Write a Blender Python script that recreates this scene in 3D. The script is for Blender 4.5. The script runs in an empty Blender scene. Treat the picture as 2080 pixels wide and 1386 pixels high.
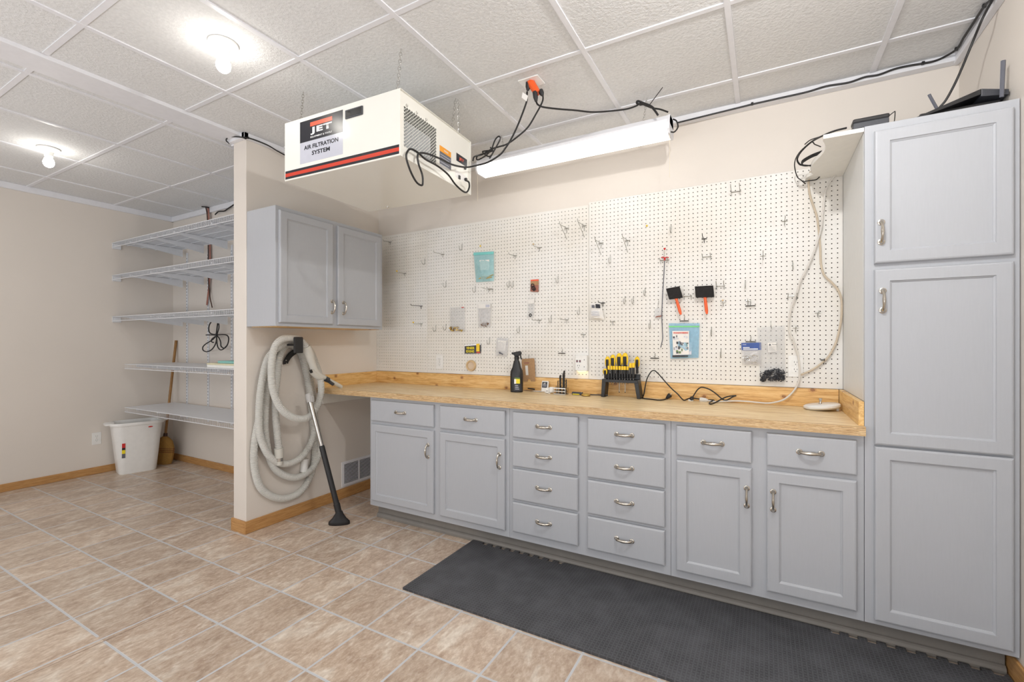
import bpy, bmesh, math, random
from math import sin, cos, pi, radians, atan, tan
from mathutils import Vector, Matrix, Euler
random.seed(7)
SC = bpy.context.scene
COL = SC.collection

# ------------------------------------------------------------------ camera
F_PX, TH, HY, CX, H = 925.4, 0.5054, 697.0, 1040.0, 1.254
cam = bpy.data.cameras.new('camera')
cam.sensor_width = 36.0
cam.lens = F_PX / 2080.0 * 36.0
cam.shift_y = (HY - 693.0) / 2080.0
cam.clip_start = 0.02
camo = bpy.data.objects.new('camera', cam)
camo.location = (0, 0, H)
camo.rotation_euler = (pi / 2, 0, TH)
COL.objects.link(camo)
SC.camera = camo

# ------------------------------------------------------------------ light and exposure
SC.view_settings.view_transform = 'Standard'
SC.view_settings.look = 'None'
SC.view_settings.gamma = 1.0
SC.view_settings.use_curve_mapping = False
SC.view_settings.exposure = -0.06
SC.cycles.use_denoising = True
SC.cycles.max_bounces = 8
SC.cycles.diffuse_bounces = 5
SC.cycles.transparent_max_bounces = 16

BULB = 48.0
TUBE = 2.4
WORLD = 0.46
w = bpy.data.worlds.new('world')
SC.world = w
w.use_nodes = True
w.node_tree.nodes['Background'].inputs[0].default_value = (0.975, 0.985, 1.0, 1)
w.node_tree.nodes['Background'].inputs[1].default_value = WORLD

def area(name, loc, rot, sx, sy, power, color=(1, 0.97, 0.93)):
    l = bpy.data.lights.new(name, 'AREA')
    l.shape = 'RECTANGLE'; l.size = sx; l.size_y = sy; l.energy = power; l.color = color
    o = bpy.data.objects.new(name, l)
    o.location = loc; o.rotation_euler = rot
    COL.objects.link(o)
    return o
# unseen fill lights added behind the camera: two overhead, a large upright one
area('overhead_fill', (-1.2, -1.2, 2.55), (0, 0, 0), 1.2, 1.2, 24)
area('overhead_fill', (-4.0, -1.4, 2.55), (0, 0, 0), 1.2, 1.2, 18)
area('back_fill', (-1.0, -3.2, 1.45), (radians(90), 0, 0), 4.5, 1.9, 15, (0.95, 0.975, 1.0))
# two more added fills behind the camera, aimed up to brighten the ceiling
area('ceiling_fill', (-0.6, -1.6, 0.9), (radians(150), 0, 0), 2.6, 1.2, 52, (0.97, 0.98, 1.0))
area('ceiling_fill', (-3.8, -1.6, 0.9), (radians(150), 0, 0), 2.6, 1.2, 42, (0.97, 0.98, 1.0))

# the third bare bulb of the row, just above the picture
pl = bpy.data.lights.new('ceiling_bulb', 'POINT'); pl.energy = 46.0; pl.shadow_soft_size = 0.03; pl.color = (1.0, 0.985, 0.96)
plo = bpy.data.objects.new('ceiling_bulb', pl); plo.location = (0.05, 1.19, 2.51); COL.objects.link(plo)

# ------------------------------------------------------------------ measuring helpers (photo pixel -> point on a real plane)
_c, _s = cos(TH), sin(TH)
def ray(u, v):
    r = (u - CX) / F_PX; z = (HY - v) / F_PX
    return Vector((r * _c - _s, r * _s + _c, z))
def onZ(u, v, Z):
    R = ray(u, v); t = (Z - H) / R.z; return R * t + Vector((0, 0, H))
def onY(u, v, Y):
    R = ray(u, v); t = Y / R.y; return R * t + Vector((0, 0, H))
def onX(u, v, X):
    R = ray(u, v); t = X / R.x; return R * t + Vector((0, 0, H))
def hit(u, v, p0, n):
    R = ray(u, v); p0 = Vector(p0); n = Vector(n); o = Vector((0, 0, H))
    return o + R * ((p0 - o).dot(n) / R.dot(n))

# ------------------------------------------------------------------ materials
def lin(c):
    return tuple(((x / 255.0) / 12.92 if x / 255.0 <= 0.04045 else ((x / 255.0 + 0.055) / 1.055) ** 2.4) for x in c) + (1.0,)

class NT:
    def __init__(s, name):
        s.m = bpy.data.materials.new(name); s.m.use_nodes = True
        s.t = s.m.node_tree; s.b = s.t.nodes['Principled BSDF']
    def n(s, kind, **kw):
        nd = s.t.nodes.new(kind)
        for k, v in kw.items():
            if k.startswith('i_'):
                nd.inputs[k[2:].replace('_', ' ')].default_value = v
            else: setattr(nd, k, v)
        return nd
    def l(s, a, b): s.t.links.new(a, b)
    def coord(s, scale=(1, 1, 1), rot=(0, 0, 0), which='Object'):
        tc = s.n('ShaderNodeTexCoord'); mp = s.n('ShaderNodeMapping')
        mp.inputs['Scale'].default_value = scale; mp.inputs['Rotation'].default_value = rot
        s.l(tc.outputs[which], mp.inputs['Vector']); return mp.outputs[0]
    def noise(s, vec, scale, detail=4, rough=0.5, dist=0.0):
        nd = s.n('ShaderNodeTexNoise'); nd.inputs['Scale'].default_value = scale
        nd.inputs['Detail'].default_value = detail; nd.inputs['Roughness'].default_value = rough
        nd.inputs['Distortion'].default_value = dist
        s.l(vec, nd.inputs['Vector']); return nd.outputs['Fac']
    def ramp(s, fac, stops):
        r = s.n('ShaderNodeValToRGB'); e = r.color_ramp.elements
        while len(e) < len(stops): e.new(0.5)
        for i, (p, c) in enumerate(stops): e[i].position = p; e[i].color = c if len(c) == 4 else lin(c)
        s.l(fac, r.inputs[0]); return r.outputs['Color']
    def math(s, op, a, b=None, c=None):
        m = s.n('ShaderNodeMath', operation=op)
        for i, x in enumerate((a, b, c)):
            if x is None: continue
            if isinstance(x, (int, float)): m.inputs[i].default_value = x
            else: s.l(x, m.inputs[i])
        return m.outputs[0]
    def mix(s, fac, a, b, blend='MIX'):
        m = s.n('ShaderNodeMix', data_type='RGBA', blend_type=blend)
        for sock, x in ((m.inputs[0], fac), (m.inputs[6], a), (m.inputs[7], b)):
            if isinstance(x, (int, float)): sock.default_value = x
            elif isinstance(x, tuple): sock.default_value = x
            else: s.l(x, sock)
        return m.outputs[2]
    def bump(s, h, strength=0.3, dist=0.01):
        b = s.n('ShaderNodeBump'); b.inputs['Strength'].default_value = strength
        b.inputs['Distance'].default_value = dist
        s.l(h, b.inputs['Height']); s.l(b.outputs[0], s.b.inputs['Normal'])

MATS = {}
def mk(name, col, rough=0.5, metal=0.0, noise=None, bump=None, emit=None, spec=None, stretch=(1, 1, 1)):
    """noise=(scale, amount) varies the colour a little, bump=(scale, strength, distance)"""
    t = NT(name); c = lin(col)
    t.b.inputs['Base Color'].default_value = c
    t.b.inputs['Roughness'].default_value = rough
    t.b.inputs['Metallic'].default_value = metal
    if spec is not None: t.b.inputs['Specular IOR Level'].default_value = spec
    v = t.coord(stretch)
    ns = noise or (30, 0.02)
    f = t.noise(v, ns[0], 3)
    d = tuple(x * (1 - ns[1]) for x in c[:3]) + (1,); e = tuple(min(1, x * (1 + ns[1])) for x in c[:3]) + (1,)
    t.l(t.ramp(f, [(0.3, d), (0.7, e)]), t.b.inputs['Base Color'])
    if bump: t.bump(t.noise(v, bump[0], 4), bump[1], bump[2])
    if emit:
        t.b.inputs['Emission Color'].default_value = lin(emit[0]); t.b.inputs['Emission Strength'].default_value = emit[1]
    MATS[name] = t.m
    return t.m

mk('wall_paint', (220, 213, 205), 0.55, bump=(260, 0.12, 0.002), noise=(2, 0.015))
mk('white_trim', (226, 227, 232), 0.4)
mk('white_paint', (236, 235, 230), 0.45)
mk('white_enamel', (236, 235, 228), 0.10, noise=(5, 0.01))
mk('white_plastic', (232, 232, 230), 0.3)
mk('cream_plastic', (232, 226, 214), 0.35)
mk('shelf_white', (226, 229, 234), 0.35)
mk('grey_paint', (173, 176, 182), 0.36, noise=(40, 0.012), bump=(45, 0.03, 0.002), stretch=(5, 5, 0.4))
mk('pale_grey_paint', (216, 218, 219), 0.4, noise=(40, 0.04), stretch=(6, 6, 0.4))
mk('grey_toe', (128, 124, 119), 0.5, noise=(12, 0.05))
mk('steel', (200, 198, 194), 0.25, 1.0)
mk('nickel', (196, 190, 180), 0.24, 1.0)
mk('zinc_wire', (176, 176, 172), 0.35, 0.9)
mk('dark_steel', (70, 68, 66), 0.35, 0.9)
mk('brass', (190, 160, 90), 0.3, 1.0)
mk('black_plastic', (28, 28, 30), 0.4)
mk('black_rubber', (34, 34, 36), 0.55)
mk('charcoal_plastic', (58, 60, 66), 0.45)
mk('black_cable', (26, 25, 26), 0.45)
mk('white_cable', (214, 210, 204), 0.45)
mk('tan_cable', (200, 186, 166), 0.5)
mk('grey_cable', (180, 178, 176), 0.45)
mk('hose_grey', (200, 199, 194), 0.42, noise=(20, 0.03))
mk('handle_grey', (204, 202, 194), 0.35)
mk('orange_plastic', (226, 92, 38), 0.4)
mk('red_plastic', (196, 36, 34), 0.4)
mk('red_ink', (206, 62, 40), 0.3)
mk('orange_ink', (238, 96, 66), 0.3)
mk('amber_ink', (240, 160, 40), 0.3)
mk('black_ink', (34, 35, 44), 0.25)
mk('grey_ink', (96, 98, 108), 0.4)
mk('silver_ink', (196, 198, 210), 0.22)
mk('white_ink', (240, 240, 240), 0.4)
mk('blue_ink', (38, 74, 150), 0.35)
mk('green_plastic', (120, 210, 130), 0.4)
mk('teal_plastic', (120, 200, 196), 0.4)
mk('yellow_plastic', (240, 200, 30), 0.35)
mk('yellow_ink', (236, 216, 30), 0.4)
mk('cardboard', (176, 140, 102), 0.75, noise=(90, 0.08))
mk('card_tan', (208, 188, 164), 0.6)
mk('paper', (232, 230, 226), 0.7)
mk('cream_paper', (214, 208, 178), 0.7)
mk('teal_paper', (140, 196, 190), 0.6)
mk('tan_strap', (158, 104, 90), 0.6, noise=(60, 0.15))
mk('dark_brown', (74, 48, 38), 0.6)
mk('straw', (164, 124, 60), 0.8, noise=(80, 0.25), bump=(120, 0.6, 0.004), stretch=(8, 8, 0.3))
mk('broom_stick', (150, 108, 56), 0.45, noise=(20, 0.12))
mk('stitch', (120, 62, 44), 0.7)
mk('foam_black', (30, 28, 28), 0.9, bump=(400, 0.5, 0.002))
mk('filter_pleat', (196, 200, 206), 0.8)
mk('dark_inside', (60, 62, 66), 0.8)
mk('pale_wood', (208, 180, 140), 0.55, noise=(40, 0.1))
mk('brown_parts', (110, 76, 50), 0.5)
mk('green_label', (90, 120, 60), 0.4)
mk('window_dark', (18, 18, 20), 0.08)
mk('yellow_print', (222, 190, 60), 0.5)
mk('grout_floor', (188, 184, 178), 0.7)
mk('pcord', (226, 216, 196), 0.6)

def emis(name, col, strength):
    t = NT(name)
    t.b.inputs['Base Color'].default_value = lin(col)
    t.b.inputs['Emission Color'].default_value = lin(col)
    t.b.inputs['Emission Strength'].default_value = strength
    MATS[name] = t.m
emis('bulb_glow', (255, 250, 240), BULB)
emis('tube_glow', (255, 251, 244), TUBE)
emis('night_glow', (255, 226, 150), 5.0)

# ceiling tile: white mineral board with a rough face
t = NT('ceiling_tile')
v = t.coord()
f = t.noise(v, 70, 3, 0.6)
f2 = t.noise(v, 240, 2, 0.5)
h = t.math('ADD', f, t.math('MULTIPLY', f2, 0.3))
t.l(t.ramp(f, [(0.3, (214, 215, 216)), (0.7, (226, 227, 228))]), t.b.inputs['Base Color'])
t.b.inputs['Roughness'].default_value = 0.85
t.bump(h, 0.42, 0.010)
MATS['ceiling_tile'] = t.m

# sheet vinyl floor printed as 30 cm stone tiles
def floor_mat():
    t = NT('floor_vinyl')
    tc = t.n('ShaderNodeTexCoord'); sep = t.n('ShaderNodeSeparateXYZ'); t.l(tc.outputs['Object'], sep.inputs[0])
    x, y = sep.outputs[0], sep.outputs[1]
    left = t.math('LESS_THAN', x, -2.427)
    xs = t.math('ADD', x, t.math('MULTIPLY', left, 0.022))
    P = 0.2985
    ux = t.math('DIVIDE', t.math('SUBTRACT', xs, -1.835), P)
    uy = t.math('DIVIDE', t.math('SUBTRACT', y, 1.145), 0.3)
    fx = t.math('FRACT', ux); fy = t.math('FRACT', uy)
    gx = t.math('MINIMUM', fx, t.math('SUBTRACT', 1.0, fx))
    gy = t.math('MINIMUM', fy, t.math('SUBTRACT', 1.0, fy))
    # the grout lines across stop short of the seam on its left side
    near = t.math('MULTIPLY', left, t.math('GREATER_THAN', x, -2.485))
    gy = t.math('ADD', gy, t.math('MULTIPLY', near, 0.2))
    atseam = t.math('LESS_THAN', t.math('ABSOLUTE', t.math('SUBTRACT', x, -2.43)), 0.02)
    gx = t.math('ADD', gx, t.math('MULTIPLY', atseam, 0.2))
    g = t.math('MINIMUM', gx, gy)
    def sstep(fac, a, b):
        m = t.n('ShaderNodeMapRange', interpolation_type='SMOOTHSTEP')
        m.inputs['From Min'].default_value = a; m.inputs['From Max'].default_value = b
        t.l(fac, m.inputs['Value']); return m.outputs[0]
    tile = sstep(g, 0.010, 0.022)
    line = t.math('SUBTRACT', 1.0, sstep(g, 0.0, 0.006))
    # per tile random
    cmb = t.n('ShaderNodeCombineXYZ'); t.l(t.math('FLOOR', ux), cmb.inputs[0]); t.l(t.math('FLOOR', uy), cmb.inputs[1])
    wn = t.n('ShaderNodeTexWhiteNoise', noise_dimensions='3D'); t.l(cmb.outputs[0], wn.inputs['Vector'])
    off = t.n('ShaderNodeVectorMath', operation='SCALE'); t.l(wn.outputs['Color'], off.inputs[0]); off.inputs['Scale'].default_value = 7.0
    add = t.n('ShaderNodeVectorMath', operation='ADD'); t.l(tc.outputs['Object'], add.inputs[0]); t.l(off.outputs[0], add.inputs[1])
    mp = t.n('ShaderNodeMapping'); mp.inputs['Scale'].default_value = (2.1, 1.0, 1); mp.inputs['Rotation'].default_value = (0, 0, 0.35)
    t.l(add.outputs[0], mp.inputs['Vector'])
    n1 = t.noise(mp.outputs[0], 4.6, 6, 0.62, 1.0)
    n2 = t.noise(mp.outputs[0], 30, 5, 0.65)
    n3 = t.noise(add.outputs[0], 110, 3, 0.6)
    base = t.ramp(n1, [(0.34, (164, 141, 122)), (0.45, (184, 162, 143)), (0.54, (198, 179, 161)), (0.65, (222, 212, 199))])
    det = t.ramp(n2, [(0.36, (158, 138, 122)), (0.52, (196, 180, 163)), (0.66, (228, 219, 208))])
    c = t.mix(0.42, base, det)
    spk = t.math('MULTIPLY', t.math('GREATER_THAN', n3, 0.66), 0.35)
    c = t.mix(spk, c, lin((232, 222, 204)))
    hs = t.n('ShaderNodeHueSaturation'); t.l(c, hs.inputs['Color'])
    hs.inputs['Saturation'].default_value = 1.04
    sepc = t.n('ShaderNodeSeparateXYZ'); t.l(wn.outputs['Color'], sepc.inputs[0])
    t.l(t.math('ADD', 0.89, t.math('MULTIPLY', sepc.outputs[0], 0.17)), hs.inputs['Value'])
    grout = t.mix(t.math('MULTIPLY', line, 0.30), lin((196, 199, 203)), lin((156, 156, 158)))
    c = t.mix(tile, grout, hs.outputs[0])
    seam = t.math('LESS_THAN', t.math('ABSOLUTE', t.math('SUBTRACT', x, -2.4265)), 0.0016)
    c = t.mix(seam, c, lin((110, 88, 66)))
    t.l(c, t.b.inputs['Base Color'])
    t.b.inputs['Roughness'].default_value = 0.34
    t.bump(t.math('ADD', t.math('MULTIPLY', n2, 0.4), tile), 0.25, 0.002)
    MATS['floor_vinyl'] = t.m
floor_mat()

def wood(name, cols, axis_scale, scale=1.0, rough=0.45, knots=True, layers=False):
    t = NT(name)
    v = t.coord(axis_scale)
    n = t.noise(v, 6 * scale, 6, 0.6, 1.2)
    m = t.noise(v, 40 * scale, 4, 0.6)
    f = t.math('ADD', t.math('MULTIPLY', n, 0.75), t.math('MULTIPLY', m, 0.25))
    c = t.ramp(f, [(0.38, cols[0]), (0.5, cols[1]), (0.62, cols[2])])
    if knots:
        tk_ = t.n('ShaderNodeTexCoord'); sk = t.n('ShaderNodeSeparateXYZ'); t.l(tk_.outputs['Object'], sk.inputs[0])
        ck_ = t.n('ShaderNodeCombineXYZ'); t.l(sk.outputs[1 if axis_scale[1] < axis_scale[0] else 0], ck_.inputs[0]); t.l(t.math('MULTIPLY', sk.outputs[2], 1.3), ck_.inputs[1])
        vo = t.n('ShaderNodeTexVoronoi', voronoi_dimensions='2D'); vo.inputs['Scale'].default_value = 4.6
        t.l(ck_.outputs[0], vo.inputs['Vector'])
        dk = t.math('ADD', vo.outputs['Distance'], t.math('MULTIPLY', m, 0.05))
        c = t.mix(t.math('MULTIPLY', t.math('LESS_THAN', dk, 0.115), 0.35), c, lin((176, 112, 60)))
        c = t.mix(t.math('MULTIPLY', t.math('LESS_THAN', dk, 0.075), 0.75), c, lin((126, 74, 38)))
    if layers:
        tc = t.n('ShaderNodeTexCoord'); sp = t.n('ShaderNodeSeparateXYZ'); t.l(tc.outputs['Object'], sp.inputs[0])
        wz = t.math('ADD', t.math('MULTIPLY', sp.outputs[2], 950.0), t.math('MULTIPLY', n, 9.0))
        s_ = t.math('SINE', wz)
        dark = t.math('MULTIPLY', t.math('GREATER_THAN', t.math('ADD', s_, t.math('MULTIPLY', m, 0.8)), 0.9), 0.62)
        c = t.mix(dark, c, lin((126, 88, 52)))
    t.l(c, t.b.inputs['Base Color'])
    t.b.inputs['Roughness'].default_value = rough
    t.bump(m, 0.08, 0.002)
    MATS[name] = t.m
wood('plywood', [(194, 162, 118), (225, 200, 156), (240, 223, 190)], (0.9, 12, 7), 0.8, 0.38, knots=False)
wood('plywood_edge', [(190, 154, 108), (212, 180, 134), (226, 200, 158)], (2.5, 20, 30), 1, 0.6, knots=False, layers=True)
wood('pine_x', [(196, 146, 82), (222, 178, 112), (232, 196, 136)], (1.0, 8, 12), 0.8, 0.4)
wood('pine_y', [(200, 152, 86), (224, 182, 116), (234, 200, 140)], (8, 1.0, 12), 0.8, 0.4)
wood('oak_x', [(164, 116, 66), (184, 138, 84), (198, 154, 100)], (1.4, 14, 30), 0.9, 0.42, knots=False)
wood('oak_y', [(164, 116, 66), (184, 138, 84), (198, 154, 100)], (14, 1.4, 30), 0.9, 0.42, knots=False)

# pegboard skin
t = NT('pegboard_white')
v = t.coord(); f = t.noise(v, 1.6, 3, 0.5)
t.l(t.ramp(f, [(0.35, (226, 222, 214)), (0.6, (232, 231, 228))]), t.b.inputs['Base Color'])
t.b.inputs['Roughness'].default_value = 0.48
MATS['pegboard_white'] = t.m

# rubber mat with a two-way raised bar pattern
t = NT('mat_rubber')
tc = t.n('ShaderNodeTexCoord'); sp = t.n('ShaderNodeSeparateXYZ'); t.l(tc.outputs['Object'], sp.inputs[0])
def bars(x, y, ox, oy):
    p = 0.032
    a = t.math('ABSOLUTE', t.math('SUBTRACT', t.math('FRACT', t.math('ADD', t.math('DIVIDE', x, p), ox)), 0.5))
    b = t.math('ABSOLUTE', t.math('SUBTRACT', t.math('FRACT', t.math('ADD', t.math('DIVIDE', y, p), oy)), 0.5))
    return t.math('MULTIPLY', t.math('LESS_THAN', a, 0.34), t.math('LESS_THAN', b, 0.09))
X_, Y_ = sp.outputs[0], sp.outputs[1]
pat = t.math('MAXIMUM', t.math('MAXIMUM', bars(X_, Y_, 0, 0), bars(X_, Y_, 0.5, 0.5)), t.math('MAXIMUM', bars(Y_, X_, 0, 0.5), bars(Y_, X_, 0.5, 0.0)))
nz = t.noise(t.coord(), 9, 4, 0.6)
dust = t.ramp(nz, [(0.4, (54, 55, 58)), (0.75, (78, 79, 83))])
t.l(t.mix(t.math('MULTIPLY', pat, 0.45), dust, lin((98, 99, 104))), t.b.inputs['Base Color'])
t.b.inputs['Roughness'].default_value = 0.5
t.bump(pat, 0.5, 0.003)
MATS['mat_rubber'] = t.m

# clear plastic film (bags)
def film(name, col, alpha):
    t = NT(name)
    nd = t.t.nodes; out = nd['Material Output']
    t.b.inputs['Base Color'].default_value = lin(col); t.b.inputs['Roughness'].default_value = 0.18
    tr = t.n('ShaderNodeBsdfTransparent'); tr.inputs[0].default_value = (0.97, 0.97, 0.97, 1)
    ms = t.n('ShaderNodeMixShader'); t.l(tr.outputs[0], ms.inputs[1]); t.l(t.b.outputs[0], ms.inputs[2])
    f = t.noise(t.coord(), 60, 3)
    t.l(t.math('ADD', alpha - 0.12, t.math('MULTIPLY', f, 0.24)), ms.inputs[0])
    t.l(ms.outputs[0], out.inputs['Surface'])
    t.bump(f, 0.6, 0.004)
    MATS[name] = t.m
film('film_clear', (232, 234, 238), 0.17)
film('film_thick', (232, 232, 234), 0.34)
film('film_teal', (176, 222, 226), 0.55)
film('film_blue', (160, 206, 232), 0.55)
film('pull_string', (236, 234, 226), 0.75)

# ------------------------------------------------------------------ mesh builder
Wd = {}
def world(o): return Wd[o.name] if o is not None else Matrix()

class MB:
    def __init__(s): s.v = []; s.f = []; s.mi = []; s.cur = 0
    def add(s, vs, fs, mat=None):
        b = len(s.v)
        s.v += [Vector(p) for p in vs]
        for f in fs: s.f.append(tuple(b + i for i in f)); s.mi.append(s.cur)
        return s
    def box(s, x0, x1, y0, y1, z0, z1, mat=None):
        if x0 > x1: x0, x1 = x1, x0
        if y0 > y1: y0, y1 = y1, y0
        if z0 > z1: z0, z1 = z1, z0
        vs = [(x0, y0, z0), (x1, y0, z0), (x1, y1, z0), (x0, y1, z0), (x0, y0, z1), (x1, y0, z1), (x1, y1, z1), (x0, y1, z1)]
        if mat is not None: vs = [mat @ Vector(p) for p in vs]
        return s.add(vs, [(0, 3, 2, 1), (4, 5, 6, 7), (0, 1, 5, 4), (1, 2, 6, 5), (2, 3, 7, 6), (3, 0, 4, 7)])
    def tube(s, pts, r, n=8, closed=False, caps=True, flat=1.0):
        pts = [Vector(p) for p in pts]; N = len(pts)
        rr = r if hasattr(r, '__len__') else [r] * N
        T = []
        for i in range(N):
            a = pts[(i - 1) % N] if (closed or i > 0) else pts[0]
            b = pts[(i + 1) % N] if (closed or i < N - 1) else pts[-1]
            d = b - a
            T.append(d.normalized() if d.length > 1e-9 else Vector((0, 0, 1)))
        up = Vector((0, 0, 1)) if abs(T[0].z) < 0.9 else Vector((1, 0, 0))
        nrm = (up - T[0] * up.dot(T[0])).normalized()
        vs = []; fs = []
        for i in range(N):
            nrm = nrm - T[i] * nrm.dot(T[i])
            nrm = nrm.normalized() if nrm.length > 1e-6 else T[i].orthogonal().normalized()
            bi = T[i].cross(nrm)
            for k in range(n):
                a = 2 * pi * k / n
                vs.append(pts[i] + (nrm * cos(a) + bi * sin(a) * flat) * rr[i])
        for i in range(N if closed else N - 1):
            j = (i + 1) % N
            for k in range(n):
                l = (k + 1) % n
                fs.append((i * n + k, i * n + l, j * n + l, j * n + k))
        if not closed and caps:
            fs.append(tuple(range(n - 1, -1, -1))); fs.append(tuple((N - 1) * n + k for k in range(n)))
        return s.add(vs, fs)
    def lathe(s, prof, c=(0, 0, 0), axis='z', n=24, mat=None, sx=1.0, sy=1.0, caps=True):
        c = Vector(c); vs = []; fs = []
        for (r, h) in prof:
            for k in range(n):
                a = 2 * pi * k / n
                p = Vector((r * cos(a) * sx, r * sin(a) * sy, h))
                if axis == 'y': p = Vector((p.x, -p.z, p.y))
                elif axis == 'x': p = Vector((p.z, p.x, p.y))
                p = p + c
                vs.append(mat @ p if mat is not None else p)
        m = len(prof)
        for i in range(m - 1):
            for k in range(n):
                l = (k + 1) % n
                fs.append((i * n + k, i * n + l, (i + 1) * n + l, (i + 1) * n + k))
        if caps: fs.append(tuple(range(n - 1, -1, -1))); fs.append(tuple((m - 1) * n + k for k in range(n)))
        return s.add(vs, fs)
    def prism(s, poly, fn, a, b):
        """poly 2-D outline, fn(x, y, d) -> 3-D, extruded from a to b"""
        n = len(poly)
        vs = [fn(x, y, a) for x, y in poly] + [fn(x, y, b) for x, y in poly]
        fs = [tuple(range(n - 1, -1, -1)), tuple(range(n, 2 * n))]
        fs += [(i, (i + 1) % n, n + (i + 1) % n, n + i) for i in range(n)]
        return s.add(vs, fs)
    def build(s, name, mat, parent=None, loc=None, smooth=False, bevel=0.0, local=False, seg=2, mats=None):
        me = bpy.data.meshes.new(name)
        if local: M = Matrix()
        elif parent is not None: M = world(parent).inverted()
        elif loc is not None: M = Matrix.Translation(-Vector(loc))
        else: M = Matrix()
        me.from_pydata([M @ p for p in s.v], [], s.f)
        me.materials.append(MATS[mat])
        for m in (mats or []): me.materials.append(MATS[m])
        if any(s.mi): me.polygons.foreach_set('material_index', s.mi)
        bm = bmesh.new(); bm.from_mesh(me)
        if len(bm.faces) < 60000: bmesh.ops.recalc_face_normals(bm, faces=bm.faces)
        bm.to_mesh(me); bm.free()
        if smooth:
            me.polygons.foreach_set('use_smooth', [True] * len(me.polygons))
            if hasattr(me, 'set_sharp_from_angle'): me.set_sharp_from_angle(angle=radians(40))
        o = bpy.data.objects.new(name, me); COL.objects.link(o)
        if parent is not None:
            o.parent = parent; Wd[o.name] = world(parent).copy()
        else:
            if loc is not None: o.location = loc
            Wd[o.name] = Matrix.Translation(Vector(loc)) if loc is not None else Matrix()
        if bevel > 0:
            b = o.modifiers.new('bevel', 'BEVEL'); b.width = bevel; b.segments = seg; b.limit_method = 'ANGLE'; b.angle_limit = radians(35)
        return o

def tag(o, label=None, cat=None, group=None, kind=None):
    if label: o['label'] = label
    if cat: o['category'] = cat
    if group: o['group'] = group
    if kind: o['kind'] = kind
    return o
def thing(name, label, cat, loc=(0, 0, 0), rz=0.0, group=None, rot=None):
    o = bpy.data.objects.new(name, None); COL.objects.link(o)
    o.empty_display_size = 0.05
    e = Euler(rot) if rot is not None else Euler((0, 0, rz))
    o.location = loc; o.rotation_euler = e
    Wd[o.name] = Matrix.Translation(Vector(loc)) @ e.to_matrix().to_4x4()
    return tag(o, label, cat, group)
def struct(o): o['kind'] = 'structure'; return o
def copy_tree(root, loc, rz, label, group=None):
    r = root.copy(); COL.objects.link(r); r.location = loc; r.rotation_euler = (0, 0, rz)
    Wd[r.name] = Matrix.Translation(Vector(loc)) @ Euler((0, 0, rz)).to_matrix().to_4x4()
    r['label'] = label
    if group: r['group'] = group
    for ch in list(root.children):
        c = ch.copy(); COL.objects.link(c); c.parent = r
        for g in list(ch.children):
            d = g.copy(); COL.objects.link(d); d.parent = c
    return r
def spline(pts, k=8, closed=False):
    """Catmull-Rom through the points"""
    P = [Vector(p) for p in pts]; n = len(P); out = []
    rng = range(n if closed else n - 1)
    for i in rng:
        if closed: a, b, c, d = P[(i - 1) % n], P[i], P[(i + 1) % n], P[(i + 2) % n]
        else: a = P[i - 1] if i else P[0] * 2 - P[1]; b = P[i]; c = P[i + 1]; d = P[i + 2] if i + 2 < n else P[-1] * 2 - P[-2]
        for j in range(k):
            t = j / k
            out.append(0.5 * ((2 * b) + (c - a) * t + (2 * a - 5 * b + 4 * c - d) * t * t + (3 * b - a - 3 * c + d) * t ** 3))
    if not closed: out.append(P[-1])
    return out
def text(name, s, height, M, mat, parent, width=None, bold=0.0, align='CENTER', depth=0.0004, space=1.0):
    """M: matrix putting the text plane (x right, y up, z out) in the world; height is the cap height"""
    cu = bpy.data.curves.new(name, 'FONT'); cu.body = s; cu.size = 1.0; cu.align_x = align; cu.align_y = 'CENTER'
    cu.offset = bold; cu.space_character = space; cu.resolution_u = 3; cu.extrude = 0.0
    ob = bpy.data.objects.new('tmp_text', cu); COL.objects.link(ob)
    bpy.context.view_layer.update()
    dg = bpy.context.evaluated_depsgraph_get()
    me = bpy.data.meshes.new_from_object(ob.evaluated_get(dg))
    bpy.data.objects.remove(ob); bpy.data.curves.remove(cu)
    xs = [p.co.x for p in me.vertices]; ys = [p.co.y for p in me.vertices]
    hh = max(ys) - min(ys); nl = s.count('\n') + 1
    k = height / 0.7 if nl > 1 else height / hh
    kx = width / (max(xs) - min(xs)) if width else k
    cxx = (max(xs) + min(xs)) / 2; cyy = (max(ys) + min(ys)) / 2
    if nl > 1: pass
    me.name = name
    MM = world(parent).inverted() @ M
    for p in me.vertices:
        p.co = MM @ Vector(((p.co.x - cxx) * kx, (p.co.y - cyy) * k, depth))
    me.materials.clear(); me.materials.append(MATS[mat])
    o = bpy.data.objects.new(name, me); COL.objects.link(o); o.parent = parent; Wd[o.name] = world(parent).copy()
    return o
def faceY(x, y, z, rz=0.0, tilt=0.0):
    """plane facing the camera side (-Y)"""
    return Matrix.Translation((x, y, z)) @ Euler((0, 0, rz)).to_matrix().to_4x4() @ Euler((pi / 2, 0, 0)).to_matrix().to_4x4() @ Euler((0, 0, tilt)).to_matrix().to_4x4()
def faceX(x, y, z):
    """plane facing +X"""
    return Matrix.Translation((x, y, z)) @ Euler((pi / 2, 0, pi / 2)).to_matrix().to_4x4()

# ------------------------------------------------------------------ room
CZ = 2.626           # ceiling right of the partition
CZL = 2.612          # ceiling left of it
YB = 2.95            # back wall behind the bench
YBL = 2.54           # back wall behind the shelves
XL, XR, XP, XQ = -5.6, 0.818, -2.977, -3.118
YP = 1.772           # free end of the partition
YN = -3.6            # where the room is left open behind the camera

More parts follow.
